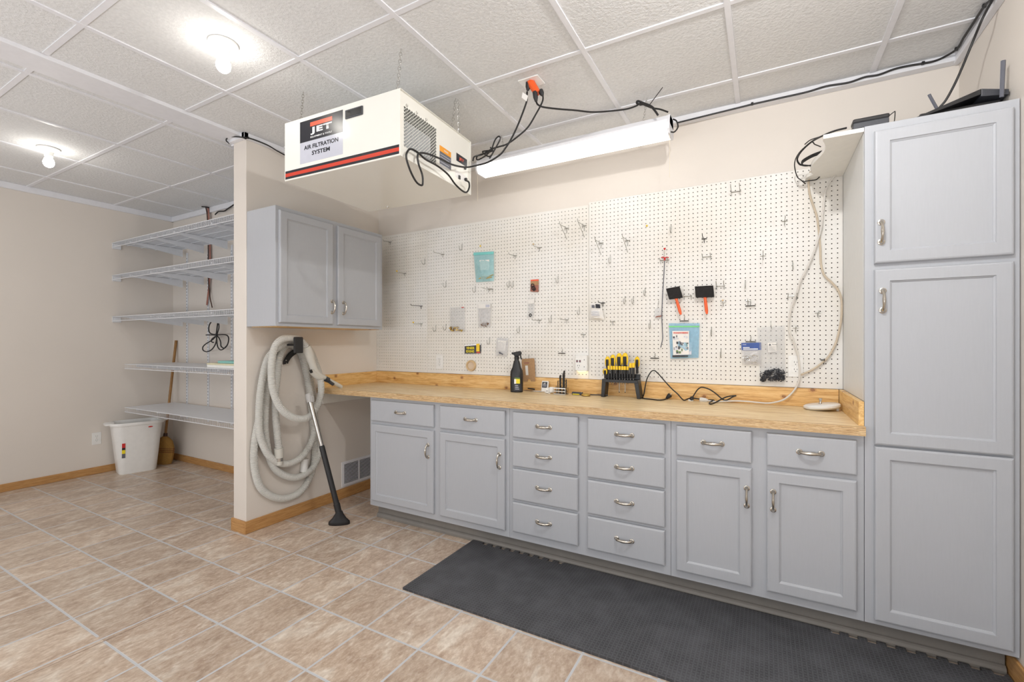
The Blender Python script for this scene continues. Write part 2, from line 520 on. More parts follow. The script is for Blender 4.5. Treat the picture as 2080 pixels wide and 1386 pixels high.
struct(MB().box(XL - 0.1, XR + 0.1, YN, YB + 0.1, -0.08, 0).build('floor', 'floor_vinyl'))
cl = struct(MB().box(XP - 0.02, XR + 0.1, YN, YB + 0.1, CZ, CZ + 0.06).box(XL - 0.1, XP - 0.02, YN, YB + 0.1, CZL, CZL + 0.074).build('ceiling', 'ceiling_tile'))
# tee bars
g = MB(); wv = 0.012
for k in range(6):
    x = -2.568 + 0.6095 * k
    g.box(x - wv, x + wv, YN, 2.9, CZ - 0.006, CZ + 0.002)
for k in range(-6, 4):
    y = 0.818 + 0.605 * k
    g.box(XP, XR, y - wv, y + wv, CZ - 0.005, CZ + 0.002)
    g.box(XL, XQ - 0.03, y - wv, y + wv, CZL - 0.005, CZL + 0.002)
for x in (-3.235, -3.86, -4.49, -5.13):
    g.box(x - wv, x + wv, YN, 2.5, CZL - 0.006, CZL + 0.002)
tag(g.build('ceiling_grid', 'white_trim', cl), kind='structure')
struct(MB().box(XQ - 0.055, XP - 0.012, YN, YP - 0.02, CZL - 0.006, CZ + 0.01).build('trim_1', 'white_trim'))
struct(MB().box(XL - 0.1, XL, YN, YB, 0, CZL + 0.02).build('wall_left', 'wall_paint'))
struct(MB().box(XL, XQ, YBL, YBL + 0.1, 0, CZL + 0.02).build('wall_back_left', 'wall_paint'))
struct(MB().box(XP, XR, YB, YB + 0.1, 0, CZ + 0.02).build('wall_back', 'wall_paint'))
struct(MB().box(XR, XR + 0.1, -0.6, YB, 0, CZ + 0.02).build('wall_right', 'wall_paint'))
struct(MB().box(XQ, XP, YP, YB + 0.1, 0, CZ).build('wall_partition', 'wall_paint', bevel=0.004))
# crown strips
struct(MB().box(XL, XL + 0.022, YN, YBL, CZL - 0.052, CZL).build('trim_2', 'white_trim', bevel=0.003))
struct(MB().box(XL, XQ, YBL - 0.022, YBL, CZL - 0.052, CZL).build('trim_3', 'white_trim', bevel=0.003))
struct(MB().box(XP, XR, YB - 0.052, YB, CZ - 0.036, CZ).build('trim_4', 'white_trim', bevel=0.003))
struct(MB().box(XR - 0.028, XR, -0.6, YB - 0.03, CZ - 0.042, CZ).build('trim_5', 'white_trim', bevel=0.003))
m = MB().box(XP, XP + 0.03, YP - 0.03, YB - 0.052, CZ - 0.036, CZ)
m.box(XQ - 0.03, XP + 0.03, YP - 0.03, YP, CZ - 0.036, CZ).box(XQ - 0.03, XQ, YP, YBL, CZL - 0.03, CZL)
struct(m.build('trim_6', 'white_trim', bevel=0.003))
# oak baseboards
BH = 0.082
struct(MB().box(XL, XL + 0.012, YN, YBL, 0, BH - 0.014).build('baseboard_left', 'oak_y', bevel=0.004))
struct(MB().box(XL, XQ, YBL - 0.012, YBL, 0, BH - 0.014).build('baseboard_back_left', 'oak_x', bevel=0.004))
m = MB().box(XP, XP + 0.012, YP - 0.012, 2.94, 0, BH).box(XQ - 0.012, XQ, YP - 0.012, YBL, 0, BH)
struct(m.build('baseboard_partition', 'oak_y', bevel=0.004))
struct(MB().box(XQ, XP, YP - 0.012, YP, 0, BH).build('baseboard_partition_end', 'oak_x', bevel=0.003))
struct(MB().box(XR - 0.012, XR, -0.6, 2.44, 0, 0.088).build('baseboard_right', 'oak_y', bevel=0.004))
struct(MB().box(XP + 0.012, -2.45, YB - 0.012, YB, 0, BH).build('baseboard_back', 'oak_x', bevel=0.004))

# ------------------------------------------------------------------ doors, drawers and pulls
def panel_mb(x0, x1, z0, z1, yf, fr=0.048, axis='y', t=0.019, flat=False):
    """cabinet door (frame and recessed panel) with its face at yf; axis 'x' puts the face at x = yf looking +X"""
    m = MB()
    c = 0.0062
    def P(a, b, d):       # a across, b up, d depth behind the face
        return (a, yf + d, b) if axis == 'y' else (yf - d, a, b)
    def ring(i, d): return [P(x0 + i, z0 + i, d), P(x1 - i, z0 + i, d), P(x1 - i, z1 - i, d), P(x0 + i, z1 - i, d)]
    rs = [ring(0, t), ring(0, c), ring(c * 0.5, c * 0.3), ring(c * 1.3, 0)]
    if not flat: rs += [ring(fr, 0), ring(fr + 0.0015, 0.004), ring(fr + 0.0070, 0.0075), ring(fr + 0.0078, 0.0090)]
    vs = [p for r in rs for p in r]; fs = []
    for i in range(len(rs) - 1):
        for k in range(4):
            fs.append((i * 4 + k, i * 4 + (k + 1) % 4, (i + 1) * 4 + (k + 1) % 4, (i + 1) * 4 + k))
    e = (len(rs) - 1) * 4
    fs.append((e, e + 1, e + 2, e + 3)); fs.append((3, 2, 1, 0))
    return m.add(vs, fs)
def pull_mb(c, out, along, L=0.086):
    """footed arch pull: c on the face, out = normal, along = its long direction"""
    c = Vector(c); out = Vector(out); along = Vector(along); m = MB()
    prof = [(-0.5, 0.001, 0.0085), (-0.5, 0.007, 0.0088), (-0.47, 0.014, 0.0068), (-0.40, 0.021, 0.0056), (-0.27, 0.0265, 0.0052), (-0.12, 0.028, 0.0062), (0, 0.0285, 0.0068)]
    prof = prof + [(-a, b, r) for a, b, r in prof[-2::-1]]
    m.tube([c + along * a * L * 0.92 + out * b for a, b, r in prof], [r * 1.18 for a, b, r in prof], 10, flat=0.8)
    for s_ in (-1, 1):
        p = c + along * s_ * L * 0.46
        m.tube([p + out * 0.0002, p + out * 0.003, p + out * 0.005], [0.0132, 0.0124, 0.008], 12)
    return m
def add_pull(c, out, along, parent, L=0.086):
    return pull_mb(c, out, along, L).build('handle', 'nickel', parent, smooth=True)

YF = 2.327; YFR = 2.346
def door(parent, x0, x1, z0, z1, pull=None):
    d = panel_mb(x0, x1, z0, z1, YF).build('door', 'grey_paint', parent)
    if pull: p = onY(pull[0], pull[1], YF); add_pull((p.x, YF, p.z), (0, -1, 0), (0, 0, 1), d)
def drawer(parent, x0, x1, z0, z1):
    d = panel_mb(x0, x1, z0, z1, YF, flat=True).build('drawer', 'grey_paint', parent)
    add_pull(((x0 + x1) / 2, YF, (z0 + z1) / 2 + 0.004), (0, -1, 0), (1, 0, 0), d)

ZT, ZQ, ZD, ZB = 0.8525, 0.7065, 0.6845, 0.1455
def base_cab(name, x0, x1, label):
    r = thing(name, label, 'cabinet', ((x0 + x1) / 2, 2.64, 0.0), group='base cabinets under the worktop')
    m = MB().box(x0, x1, YFR, 2.94, 0.105, 0.874)
    m.build('body', 'grey_paint', r, bevel=0.0015)
    return r
A = base_cab('double_door_cabinet', -2.449, -1.3135, 'grey base cabinet with two doors under two drawers, at the end beside the vacuum hose')
drawer(A, -2.428, -1.870, ZQ, ZT); drawer(A, -1.8195, -1.3387, ZQ, ZT)
door(A, -2.428, -1.870, ZB, ZD, (869.5, 916.3)); door(A, -1.8195, -1.3387, ZB, ZD, (1014.4, 936.5))
B = base_cab('drawer_cabinet', -1.3125, -0.4025, 'grey base cabinet made of eight drawers in two stacks')
for (a, b) in ((-1.2873, -0.8825), (-0.8286, -0.4288)):
    for z0, z1 in ((0.7035, 0.8525), (0.5345, 0.6850), (0.3410, 0.5210), (0.1520, 0.3260)):
        drawer(B, a, b, z0, z1)
Cc = base_cab('double_door_cabinet', -0.4015, 0.3605, 'grey base cabinet with two doors under two drawers, next to the tall pantry cabinet')
drawer(Cc, -0.3751, -0.0486, ZQ, ZT); drawer(Cc, 0.00996, 0.3354, ZQ, ZT)
door(Cc, -0.3751, -0.0486, ZB, ZD, (1516.7, 1009.8)); door(Cc, 0.00996, 0.3354, ZB, ZD, (1570.4, 1017.4))

T = thing('pantry_cabinet', 'tall grey pantry cabinet with three stacked doors against the right wall', 'cabinet', (0.59, 2.64, 0))
MB().box(0.362, 0.815, YFR, 2.925, 0.105, 2.146).build('body', 'grey_paint', T, bevel=0.0015)
MB().box(0.3612, 0.3622, YFR + 0.020, 2.918, 1.014, 2.127).build('side_panel', 'pale_grey_paint', T)['label'] = 'pale side panel facing the pegboard'
for (z0, z1, pl) in ((1.576, 2.1145, (1789.9, 471.8)), (0.8415, 1.552, (1793, 610.9)), (0.128, 0.834, None)):
    door(T, 0.3925, 0.7955, z0, z1, pl)

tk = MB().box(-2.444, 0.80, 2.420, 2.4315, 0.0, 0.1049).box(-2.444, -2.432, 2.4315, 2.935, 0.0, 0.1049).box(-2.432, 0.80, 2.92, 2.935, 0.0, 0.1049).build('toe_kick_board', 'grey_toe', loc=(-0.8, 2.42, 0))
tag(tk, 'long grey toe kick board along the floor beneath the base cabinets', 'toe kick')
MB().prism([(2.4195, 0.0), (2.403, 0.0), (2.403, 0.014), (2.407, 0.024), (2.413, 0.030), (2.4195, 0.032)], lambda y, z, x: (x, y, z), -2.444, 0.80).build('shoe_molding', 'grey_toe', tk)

# upper cabinet hung on the partition
U = thing('wall_cabinet', 'grey two-door wall cabinet hung on the partition above the vacuum hose', 'cabinet', (-2.83, 2.23, 1.36))
ub = MB().box(XP + 0.0005, -2.675, 1.777, 2.688, 1.361, 2.119).build('body', 'grey_paint', U, bevel=0.0015)
MB().box(-2.96, -2.69, 1.80, 2.67, 1.358, 1.3609).build('bottom_panel', 'pine_y', U)
XU = -2.656
for (a, b, pl) in ((1.796, 2.202, (674.4, 623.6)), (2.242, 2.660, (697.5, 626))):
    d = panel_mb(a, b, 1.383, 2.093, XU, axis='x').build('door', 'grey_paint', U)
    p = onX(pl[0], pl[1], XU); add_pull((XU, p.y, p.z), (1, 0, 0), (0, 0, 1), d)

# ------------------------------------------------------------------ worktop and its upstands
CT = 0.912
wt = MB().box(XP + 0.001, 0.3615, 2.320, 2.945, 0.8745, CT).build('worktop', 'plywood', loc=(-1.3, 2.6, 0.875))
tag(wt, 'long plywood worktop running over the base cabinets', 'worktop')
MB().box(XP + 0.001, 0.3615, 2.312, 2.320, 0.8745, CT - 0.0005).build('front_edge', 'plywood_edge', wt)['label'] = 'layered plywood front edge'
o = MB().box(XP + 0.02, 0.341, 2.903, 2.945, CT, 1.010).build('backsplash_board', 'pine_x', loc=(-1.3, 2.92, CT), bevel=0.002)
tag(o, 'long pine board standing at the back of the worktop under the pegboard', 'board')
o = MB().box(XP + 0.001, XP + 0.02, 2.325, 2.945, CT, 1.008).build('backsplash_board', 'pine_y', loc=(-2.96, 2.6, CT), bevel=0.002)
tag(o, 'short knotty pine board on the worktop against the partition', 'board')
o = MB().box(0.342, 0.361, 2.345, 2.90, CT, 1.012).build('backsplash_board', 'pine_y', loc=(0.351, 2.6, CT), bevel=0.002)
tag(o, 'short pine board on the worktop against the tall pantry cabinet', 'board')
o = MB().box(XP + 0.0005, XP + 0.018, 2.35, 2.93, 0.786, 0.8740).build('cleat_board', 'white_paint', loc=(-2.965, 2.6, 0.80), bevel=0.002)
tag(o, 'white painted support board under the worktop on the partition', 'board')
MB().lathe([(0.006, 0), (0.006, 0.002), (0.003, 0.003)], (XP + 0.018, onX(696.5, 808.5, XP + 0.018).y, 0.846), 'x', 10).build('screw', 'dark_steel', o)

# ------------------------------------------------------------------ pegboard with real holes
PY = 2.923; PITCH = 0.0254; R_H = 0.0032
def pegboard(x0, x1, z0, z1, ax, az, label):
    m = MB(); t_ = 0.005
    k0 = math.ceil((x0 + 0.008 - ax) / PITCH); k1 = math.floor((x1 - 0.008 - ax) / PITCH)
    j0 = math.ceil((z0 + 0.008 - az) / PITCH); j1 = math.floor((z1 - 0.008 - az) / PITCH)
    vs = []; fs = []
    hp = PITCH / 2
    offs = [(cos(radians(22.5 + 45 * i)) * R_H, sin(radians(22.5 + 45 * i)) * R_H) for i in range(8)]
    for k in range(k0, k1 + 1):
        for j in range(j0, j1 + 1):
            cx_, cz_ = ax + k * PITCH, az + j * PITCH
            b = len(vs)
            vs += [(cx_ + dx, PY, cz_ + dz) for dx, dz in offs]
            vs += [(cx_ + dx, PY + t_, cz_ + dz) for dx, dz in offs]
            vs += [(cx_ + hp, PY, cz_ + hp), (cx_ - hp, PY, cz_ + hp), (cx_ - hp, PY, cz_ - hp), (cx_ + hp, PY, cz_ - hp)]
            c = b + 16
            fs += [(c, b + 0, b + 1)[::1], (c, b + 1, b + 2, c + 1), (c + 1, b + 2, b + 3), (c + 1, b + 3, b + 4, c + 2), (c + 2, b + 4, b + 5),
                   (c + 2, b + 5, b + 6, c + 3), (c + 3, b + 6, b + 7), (c + 3, b + 7, b + 0, c)]
            fs += [(b + i, b + (i + 1) % 8, b + 8 + (i + 1) % 8, b + 8 + i) for i in range(8)]
    X0, X1 = ax + k0 * PITCH - hp, ax + k1 * PITCH + hp
    Z0, Z1 = az + j0 * PITCH - hp, az + j1 * PITCH + hp
    def q(a, b2, c, d):
        n = len(vs); vs.extend([(a, PY, c), (b2, PY, c), (b2, PY, d), (a, PY, d)]); fs.append((n, n + 1, n + 2, n + 3))
    if X0 > x0: q(x0, X0, z0, z1)
    if X1 < x1: q(X1, x1, z0, z1)
    q(X0, X1, z0, Z0); q(X0, X1, Z1, z1)
    n = len(vs)
    vs += [(x0, PY, z0), (x1, PY, z0), (x1, PY, z1), (x0, PY, z1), (x0, PY + 0.026, z0), (x1, PY + 0.026, z0), (x1, PY + 0.026, z1), (x0, PY + 0.026, z1)]
    fs += [(n, n + 1, n + 5, n + 4), (n + 1, n + 2, n + 6, n + 5), (n + 2, n + 3, n + 7, n + 6), (n + 3, n, n + 4, n + 7)]
    m.add(vs, fs)
    # hollow behind the board; its shade is painted on a sheet below
    o = m.build('pegboard', 'pegboard_white', loc=((x0 + x1) / 2, PY, z0))
    return tag(o, label, 'pegboard', 'pegboard panels on the back wall')
a1 = onY(1295.6, 403, PY)
AX, AZ = 0.338, 1.0
zrow = onY(1302, 765, PY).z
pegboard(XP + 0.003, -2.4095, 1.012, 2.181, -2.43, zrow, 'narrow white pegboard panel next to the wall cabinet')
pegboard(-2.4075, -1.0295, 1.012, 2.181, -1.047, zrow, 'wide white pegboard panel in the middle of the back wall')
pegboard(-1.0275, 0.3605, 1.012, 2.197, AX, zrow, 'wide white pegboard panel beside the tall pantry cabinet')
mk('hole_shade_brown', (66, 48, 34), 0.9)
struct(MB().box(XP + 0.004, 0.360, YB - 0.0025, YB - 0.0005, 1.014, 2.178).build('hole_shade_sheet', 'hole_shade_brown'))  # sheet added behind the panels, its dark colour paints the shade inside the holes

# ------------------------------------------------------------------ fluorescent shop light
LX0, LX1 = -1.70, -0.447
sl = thing('shop_light', 'long white fluorescent shop light hanging above the pegboard', 'light', (-1.07, 2.62, 2.40))
MB().prism([(2.575, 2.448), (2.575, 2.474), (2.590, 2.500), (2.665, 2.500), (2.680, 2.474), (2.680, 2.448)], lambda y, z, x: (x, y, z), LX0, LX1).build('housing', 'white_trim', sl, bevel=0.001)
MB().prism([(2.570, 2.452), (2.566, 2.418), (2.580, 2.398), (2.675, 2.398), (2.689, 2.418), (2.685, 2.452)], lambda y, z, x: (x, y, z), LX0 + 0.012, LX1 - 0.012).build('diffuser', 'tube_glow', sl)
for x0, x1 in ((LX0, LX0 + 0.012), (LX1 - 0.012, LX1)):
    MB().prism([(2.562, 2.454), (2.560, 2.416), (2.577, 2.394), (2.678, 2.394), (2.695, 2.416), (2.693, 2.454), (2.682, 2.502), (2.588, 2.502), (2.573, 2.476)], lambda y, z, x: (x, y, z), x0, x1).build('end_cap', 'white_trim', sl, bevel=0.001)
# chain hangers of the shop light
def chain(p0, p1, label, link=0.022, rw=0.0015, group=None, name='chain'):
    p0 = Vector(p0); p1 = Vector(p1); d = p1 - p0; n = max(2, round(d.length / (link * 0.72)))
    ax = d.normalized(); s1 = ax.orthogonal().normalized(); s2 = ax.cross(s1); m = MB()
    for i in range(n):
        c = p0 + d * ((i + 0.5) / n); sd = s1 if i % 2 else s2
        pts = [c + ax * cos(a) * link * 0.5 + sd * sin(a) * link * 0.27 for a in [2 * pi * k / 10 for k in range(10)]]
        m.tube(pts, rw, 5, closed=True)
    o = m.build(name, 'steel', loc=tuple(p0), smooth=True)
    return tag(o, label, 'chain', group or 'hanging chains under the ceiling')
chain((-0.575, 2.60, CZ), (-0.60, 2.62, 2.50), 'thin chain holding the shop light end near the knotted cord', 0.02, 0.0009)
chain((-1.52, 2.60, CZ), (-1.50, 2.62, 2.50), 'thin chain holding the shop light end behind the air filtration box', 0.02, 0.0009)
o = MB().tube([(-0.452, 2.60, 2.40), (-0.452, 2.60, 2.16)], 0.0011, 6).build('pull_cord', 'pcord', loc=(-0.452, 2.60, 2.40))
tag(o, 'thin white pull cord hanging from the bright right end of the shop light', 'cord')
p = onY(970, 400, 2.60)
o = MB().tube([(p.x, 2.60, 2.398), (p.x, 2.60, 2.22)], 0.0011, 6).build('pull_cord', 'pcord', loc=(p.x, 2.60, 2.398))
tag(o, 'thin white pull cord hanging beside the air filtration box', 'cord')

# ------------------------------------------------------------------ bulbs on the ceiling
def bulb(x, y, z, label):
    r = thing('ceiling_lamp', label, 'lamp', (x, y, z), group='bare bulbs in round ceiling holders')
    MB().lathe([(0.060, 0), (0.062, -0.004), (0.060, -0.010), (0.040, -0.020), (0.030, -0.028)], (x, y, z), 'z', 36).build('holder', 'white_plastic', r, smooth=True)
    MB().lathe([(0.029, -0.028), (0.026, -0.034), (0.022, -0.056), (0.020, -0.056)], (x, y, z), 'z', 28).build('socket', 'white_plastic', r, smooth=True)
    prof = [(0.013, -0.050), (0.015, -0.060), (0.024, -0.078), (0.0295, -0.094), (0.030, -0.104), (0.027, -0.117), (0.020, -0.127), (0.010, -0.133), (0.002, -0.135)]
    MB().lathe(prof, (x, y, z), 'z', 28).build('bulb', 'bulb_glow', r, smooth=True)
    MB().lathe([(0.006, -0.004), (0.006, -0.016), (0.003, -0.017)], (x + 0.035, y - 0.012, z), 'z', 10).build('screw', 'grey_ink', r)
bulb(-2.165, 1.185, CZ, 'lit bare bulb in a round ceiling holder beside the air filtration box')
bulb(-4.36, 1.214, CZL, 'lit bare bulb in a round holder on the far left part of the ceiling')

# ------------------------------------------------------------------ air filtration box
AC = Vector((-1.8597, 1.8626, 2.113)); AR = radians(3)
af = thing('air_filtration_unit', 'white hanging air filtration box with black and red stripes', 'air filter', tuple(AC), AR)
WA = world(af)
hx, hy, hz = 0.381, 0.31, 0.305
# end opening measured on the end face
def end_local(u, v): return WA.inverted() @ hit(u, v, WA @ Vector((hx, 0, 0)), WA.to_3x3() @ Vector((1, 0, 0)))
def front_local(u, v): return WA.inverted() @ hit(u, v, WA @ Vector((0, -hy, 0)), WA.to_3x3() @ Vector((0, -1, 0)))
g0 = end_local(820, 217.5); g1 = end_local(885.7, 260); g2 = end_local(821, 300); g3 = end_local(885.7, 333)
ya, yb = (g0.y + g2.y) / 2, (g1.y + g3.y) / 2; za, zb = (g2.z + g3.z) / 2, (g0.z + g1.z) / 2
m = MB()
t0 = 0.0
vs = [(-hx, -hy, 0), (hx, -hy, 0), (hx, hy, 0), (-hx, hy, 0), (-hx, -hy, hz), (hx, -hy, hz), (hx, hy, hz), (-hx, hy, hz)]
m.add(vs, [(0, 3, 2, 1), (4, 5, 6, 7), (0, 1, 5, 4), (2, 3, 7, 6), (3, 0, 4, 7)])
def eq(y0, y1, z0, z1): m.add([(hx, y0, z0), (hx, y1, z0), (hx, y1, z1), (hx, y0, z1)], [(0, 1, 2, 3)])
eq(-hy, ya, 0, hz); eq(yb, hy, 0, hz); eq(ya, yb, 0, za); eq(ya, yb, zb, hz)
# lips of the sheet metal cover
m.box(-hx - 0.001, hx + 0.010, -hy - 0.0015, -hy, 0.0, hz); m.box(-hx, hx + 0.010, -hy, hy, hz, hz + 0.0015)
m.box(-hx, hx + 0.010, -hy, hy, -0.0015, 0.0); m.box(-hx, hx + 0.010, hy, hy + 0.0015, 0.0, hz)
m.build('housing', 'white_enamel', af, local=True)
fm = MB()
zz = []
n = 22
for i in range(2 * n + 1):
    zz.append((hx - 0.035 - (0.022 if i % 2 else 0), ya + (yb - ya) * i / (2 * n)))
vs = [(x, y, za) for x, y in zz] + [(x, y, zb) for x, y in zz]
fm.add(vs, [(i, i + 1, 2 * n + 2 + i, 2 * n + 1 + i) for i in range(2 * n)])
fm.build('filter', 'filter_pleat', af, local=True)
MB().box(hx - 0.09, hx - 0.002, ya - 0.004, ya, za, zb).box(hx - 0.09, hx - 0.002, yb, yb + 0.004, za, zb).box(hx - 0.05, hx - 0.03, ya, yb, zb - 0.035, zb).build('filter_frame', 'dark_inside', af, local=True)
gm = MB()
nc, nr = 15, 12
cw, ch = (yb - ya + 0.008) / nc, (zb - za + 0.008) / nr
for i in range(nc):
    for j in range(nr):
        y_, z_ = ya - 0.004 + i * cw, za - 0.004 + j * ch
        for (p, q) in (((y_, z_ + ch / 2), (y_ + cw / 2, z_ + ch)), ((y_ + cw / 2, z_ + ch), (y_ + cw, z_ + ch / 2)), ((y_ + cw, z_ + ch / 2), (y_ + cw / 2, z_)), ((y_ + cw / 2, z_), (y_, z_ + ch / 2))):
            gm.tube([(hx + 0.001, p[0], p[1]), (hx + 0.001, q[0], q[1])], 0.0012, 4, caps=False)
gm.build('grille', 'white_enamel', af, local=True)
for k in range(3):
    yy = ya + 0.02 + k * 0.075
    pts = [(hx + 0.0015, yy + sin(a) * 0.006, zb + 0.012 - cos(a) * 0.006) for a in [i * pi / 5 for i in range(-4, 5)]]
    MB().tube(pts, 0.0012, 5).build('clip', 'steel', af, local=True)
# front decals
def panelF(u0, v0, u1, v1, name, mat, d, z0=None, z1=None, x0=None, x1=None):
    pass
lab_l = front_local(610, 250).x; lab_r = front_local(697, 222).x
zt_ = (front_local(609.5, 250).z + front_local(697, 222.5).z) / 2
zm_ = (front_local(609.5, 293).z + front_local(697, 267).z) / 2
zb_ = (front_local(609.5, 335).z + front_local(697, 313).z) / 2
yd = -hy - 0.0015
def fbox(name, mat, x0, x1, z0, z1, th=0.0004, off=0.0):
    return MB().box(x0, x1, yd - th - off, yd - off, z0, z1).build(name, mat, af, local=True)
fbox('logo_panel', 'black_ink', lab_l, lab_r, zm_, zt_)
fbox('name_panel', 'silver_ink', lab_l, lab_r, zb_, zm_ - 0.0005)
zs1 = (front_local(584, 350).z + front_local(808.5, 292).z) / 2; zs0 = (front_local(584, 366.5).z + front_local(808.5, 311).z) / 2
fbox('stripe', 'black_ink', -hx + 0.004, hx + 0.004, zs0, zs1)
dz = (zs1 - zs0)
st = MB().box(-hx + 0.004, hx + 0.004, yd - 0.0007, yd - 0.0004, zs0 + dz * 0.28, zs0 + dz * 0.70).build('stripe_line', 'red_ink', af, local=True)
def FM(x, z): return WA @ faceY(x, yd - 0.0005, z)
lw = lab_r - lab_l; lh = zt_ - zm_
cxl = lab_l + lw * 0.50
fbox('logo_bar', 'orange_ink', lab_l + lw * 0.25, lab_l + lw * 0.76, zt_ - lh * 0.34, zt_ - lh * 0.15, off=0.0005)
text('logo_letters', 'JET', lh * 0.36, FM(cxl + 0.002, zm_ + lh * 0.43), 'white_ink', af, width=lw * 0.50, bold=0.045, space=1.15)
text('logo_letters', 'EQUIPMENT & TOOLS', lh * 0.09, FM(cxl + 0.002, zm_ + lh * 0.145), 'white_ink', af, width=lw * 0.50, bold=0.02)
lh2 = zm_ - zb_
text('name_letters', 'AIR FILTRATION', lh2 * 0.20, FM(lab_l + lw * 0.5, zb_ + lh2 * 0.72), 'black_ink', af, width=lw * 0.80, bold=0.028)
text('name_letters', 'SYSTEM', lh2 * 0.20, FM(lab_l + lw * 0.5, zb_ + lh2 * 0.40), 'black_ink', af, width=lw * 0.42, bold=0.028)
wl = front_local(703, 226).x; wr = front_local(738, 220).x
wz1 = (front_local(703, 225.5).z + front_local(738, 215.5).z) / 2; wz0 = (front_local(703, 243).z + front_local(738, 233.5).z) / 2
o = MB().box(wl, wr, yd - 0.006, yd, wz0, wz1).build('display_frame', 'charcoal_plastic', af, local=True, bevel=0.002)
MB().box(wl + 0.008, wr - 0.008, yd - 0.0065, yd - 0.0055, wz0 + 0.007, wz1 - 0.007).build('display', 'window_dark', o, local=True)
# end decals
def ebox(name, mat, y0, y1, z0, z1, th=0.0006): return MB().box(hx, hx + th, y0, y1, z0, z1).build(name, mat, af, local=True)
e0 = end_local(893, 295.5); e1 = end_local(916, 309); e2 = end_local(893.5, 334); e3 = end_local(916, 345)
ey0, ey1, ez0, ez1 = e0.y, e1.y, (e2.z + e3.z) / 2, (e0.z + e1.z) / 2
ebox('warning_label', 'grey_ink', ey0, ey1, ez0, ez1 - 0.03); ebox('warning_band', 'amber_ink', ey0, ey1, ez1 - 0.0295, ez1)
EM = lambda y, z: WA @ faceX(hx + 0.0007, y, z)
text('warning_word', 'WARNING', 0.010, EM((ey0 + ey1) / 2 + 0.005, ez1 - 0.015), 'paper', af, width=0.042, bold=0.02)
for k in range(6): MB().box(hx + 0.0006, hx + 0.0008, ey0 + 0.006, ey1 - 0.006 - 0.012 * (k % 2), ez1 - 0.046 - k * 0.013, ez1 - 0.043 - k * 0.013).build('warning_line', 'silver_ink', af, local=True)
j0 = end_local(927, 310); j1 = end_local(948.5, 321); j2 = end_local(927, 326); 
ebox('maker_label', 'black_ink', j0.y, j1.y, j2.z, j0.z)
text('maker_letters', 'JET', (j0.z - j2.z) * 0.45, EM((j0.y + j1.y) / 2 - 0.004, (j0.z + j2.z) / 2 - 0.002), 'orange_ink', af, width=(j1.y - j0.y) * 0.45, bold=0.03)
k0_ = end_local(925, 345); k1_ = end_local(948, 372)
ebox('control_plate', 'white_ink', k0_.y, k1_.y, k1_.z, k0_.z)
ss = end_local(932.5, 360.5); MB().box(hx + 0.0006, hx + 0.006, ss.y - 0.008, ss.y + 0.008, ss.z - 0.010, ss.z + 0.010).build('switch', 'black_plastic', af, local=True, bevel=0.001)
so = end_local(944.5, 365); MB().lathe([(0.009, 0), (0.009, 0.010), (0.005, 0.014)], (hx, so.y, so.z), 'x', 14).build('cord_gland', 'black_plastic', af, local=True)
kk = end_local(940, 340)
MB().lathe([(0.007, 0), (0.007, 0.008), (0.005, 0.010)], (hx, kk.y + 0.02, kk.z), 'x', 12).build('knob', 'charcoal_plastic', af, local=True)
MB().lathe([(0.006, 0), (0.006, -0.006), (0.002, -0.010)], (-0.2, hy - 0.03, -0.0015), 'z', 10).build('eye_bolt', 'steel', af, local=True)
for (lx, ly, top, lab) in ((hx - 0.03, -hy + 0.02, (-1.483, 1.61), 'chain of the air filtration box at its corner nearest the camera'),
                           (-hx + 0.05, -hy + 0.05, (-2.203, 1.626), 'chain of the air filtration box at its corner nearest the closet'),
                           (hx - 0.03, hy - 0.15, (-1.513, 2.082), 'chain of the air filtration box nearest the orange plug adapter')):
    b = WA @ Vector((lx, ly, hz + 0.0015)); 
    tp = Vector((top[0], top[1], CZ))
    chain(tp, b + Vector((0.006, 0, 0)), lab, 0.024, 0.0013)
b = WA @ Vector((hx - 0.03, hy - 0.06, hz + 0.0015))
chain(Vector((-1.511, 2.10, CZ)), b, 'slanting chain of the air filtration box just above its end with the small labels', 0.024, 0.0013)

# ------------------------------------------------------------------ rubber mat
MX0, MX1, MY0, MY1 = -1.607, 0.800, 1.757, 2.398
n_t = 0.030
poly = [(MX0, MY0), (MX1, MY0), (MX1, 2.396)]
def teeth(xa, xb):
    out = []; k = 0; x = xa
    step = 0.0315
    while x < xb:
        out.append((x, MY1 if k % 2 == 0 else MY1 - 0.026)); out.append((min(x + step, xb), MY1 if k % 2 == 0 else MY1 - 0.026)); x += step; k += 1
    return out
back = teeth(MX0 + 0.05, -0.998) + [(-0.99, 2.3975), (0.215, 2.3975)] + teeth(0.22, 0.78)
poly += back[::-1] + [(MX0, MY1)]
mm = MB().prism(poly, lambda x, y, z: (x, y, z), 0.0, 0.012).build('anti_fatigue_mat', 'mat_rubber', loc=(-0.4, 2.08, 0))
tag(mm, 'long black rubber floor mat with raised bar pattern in front of the base cabinets', 'mat')

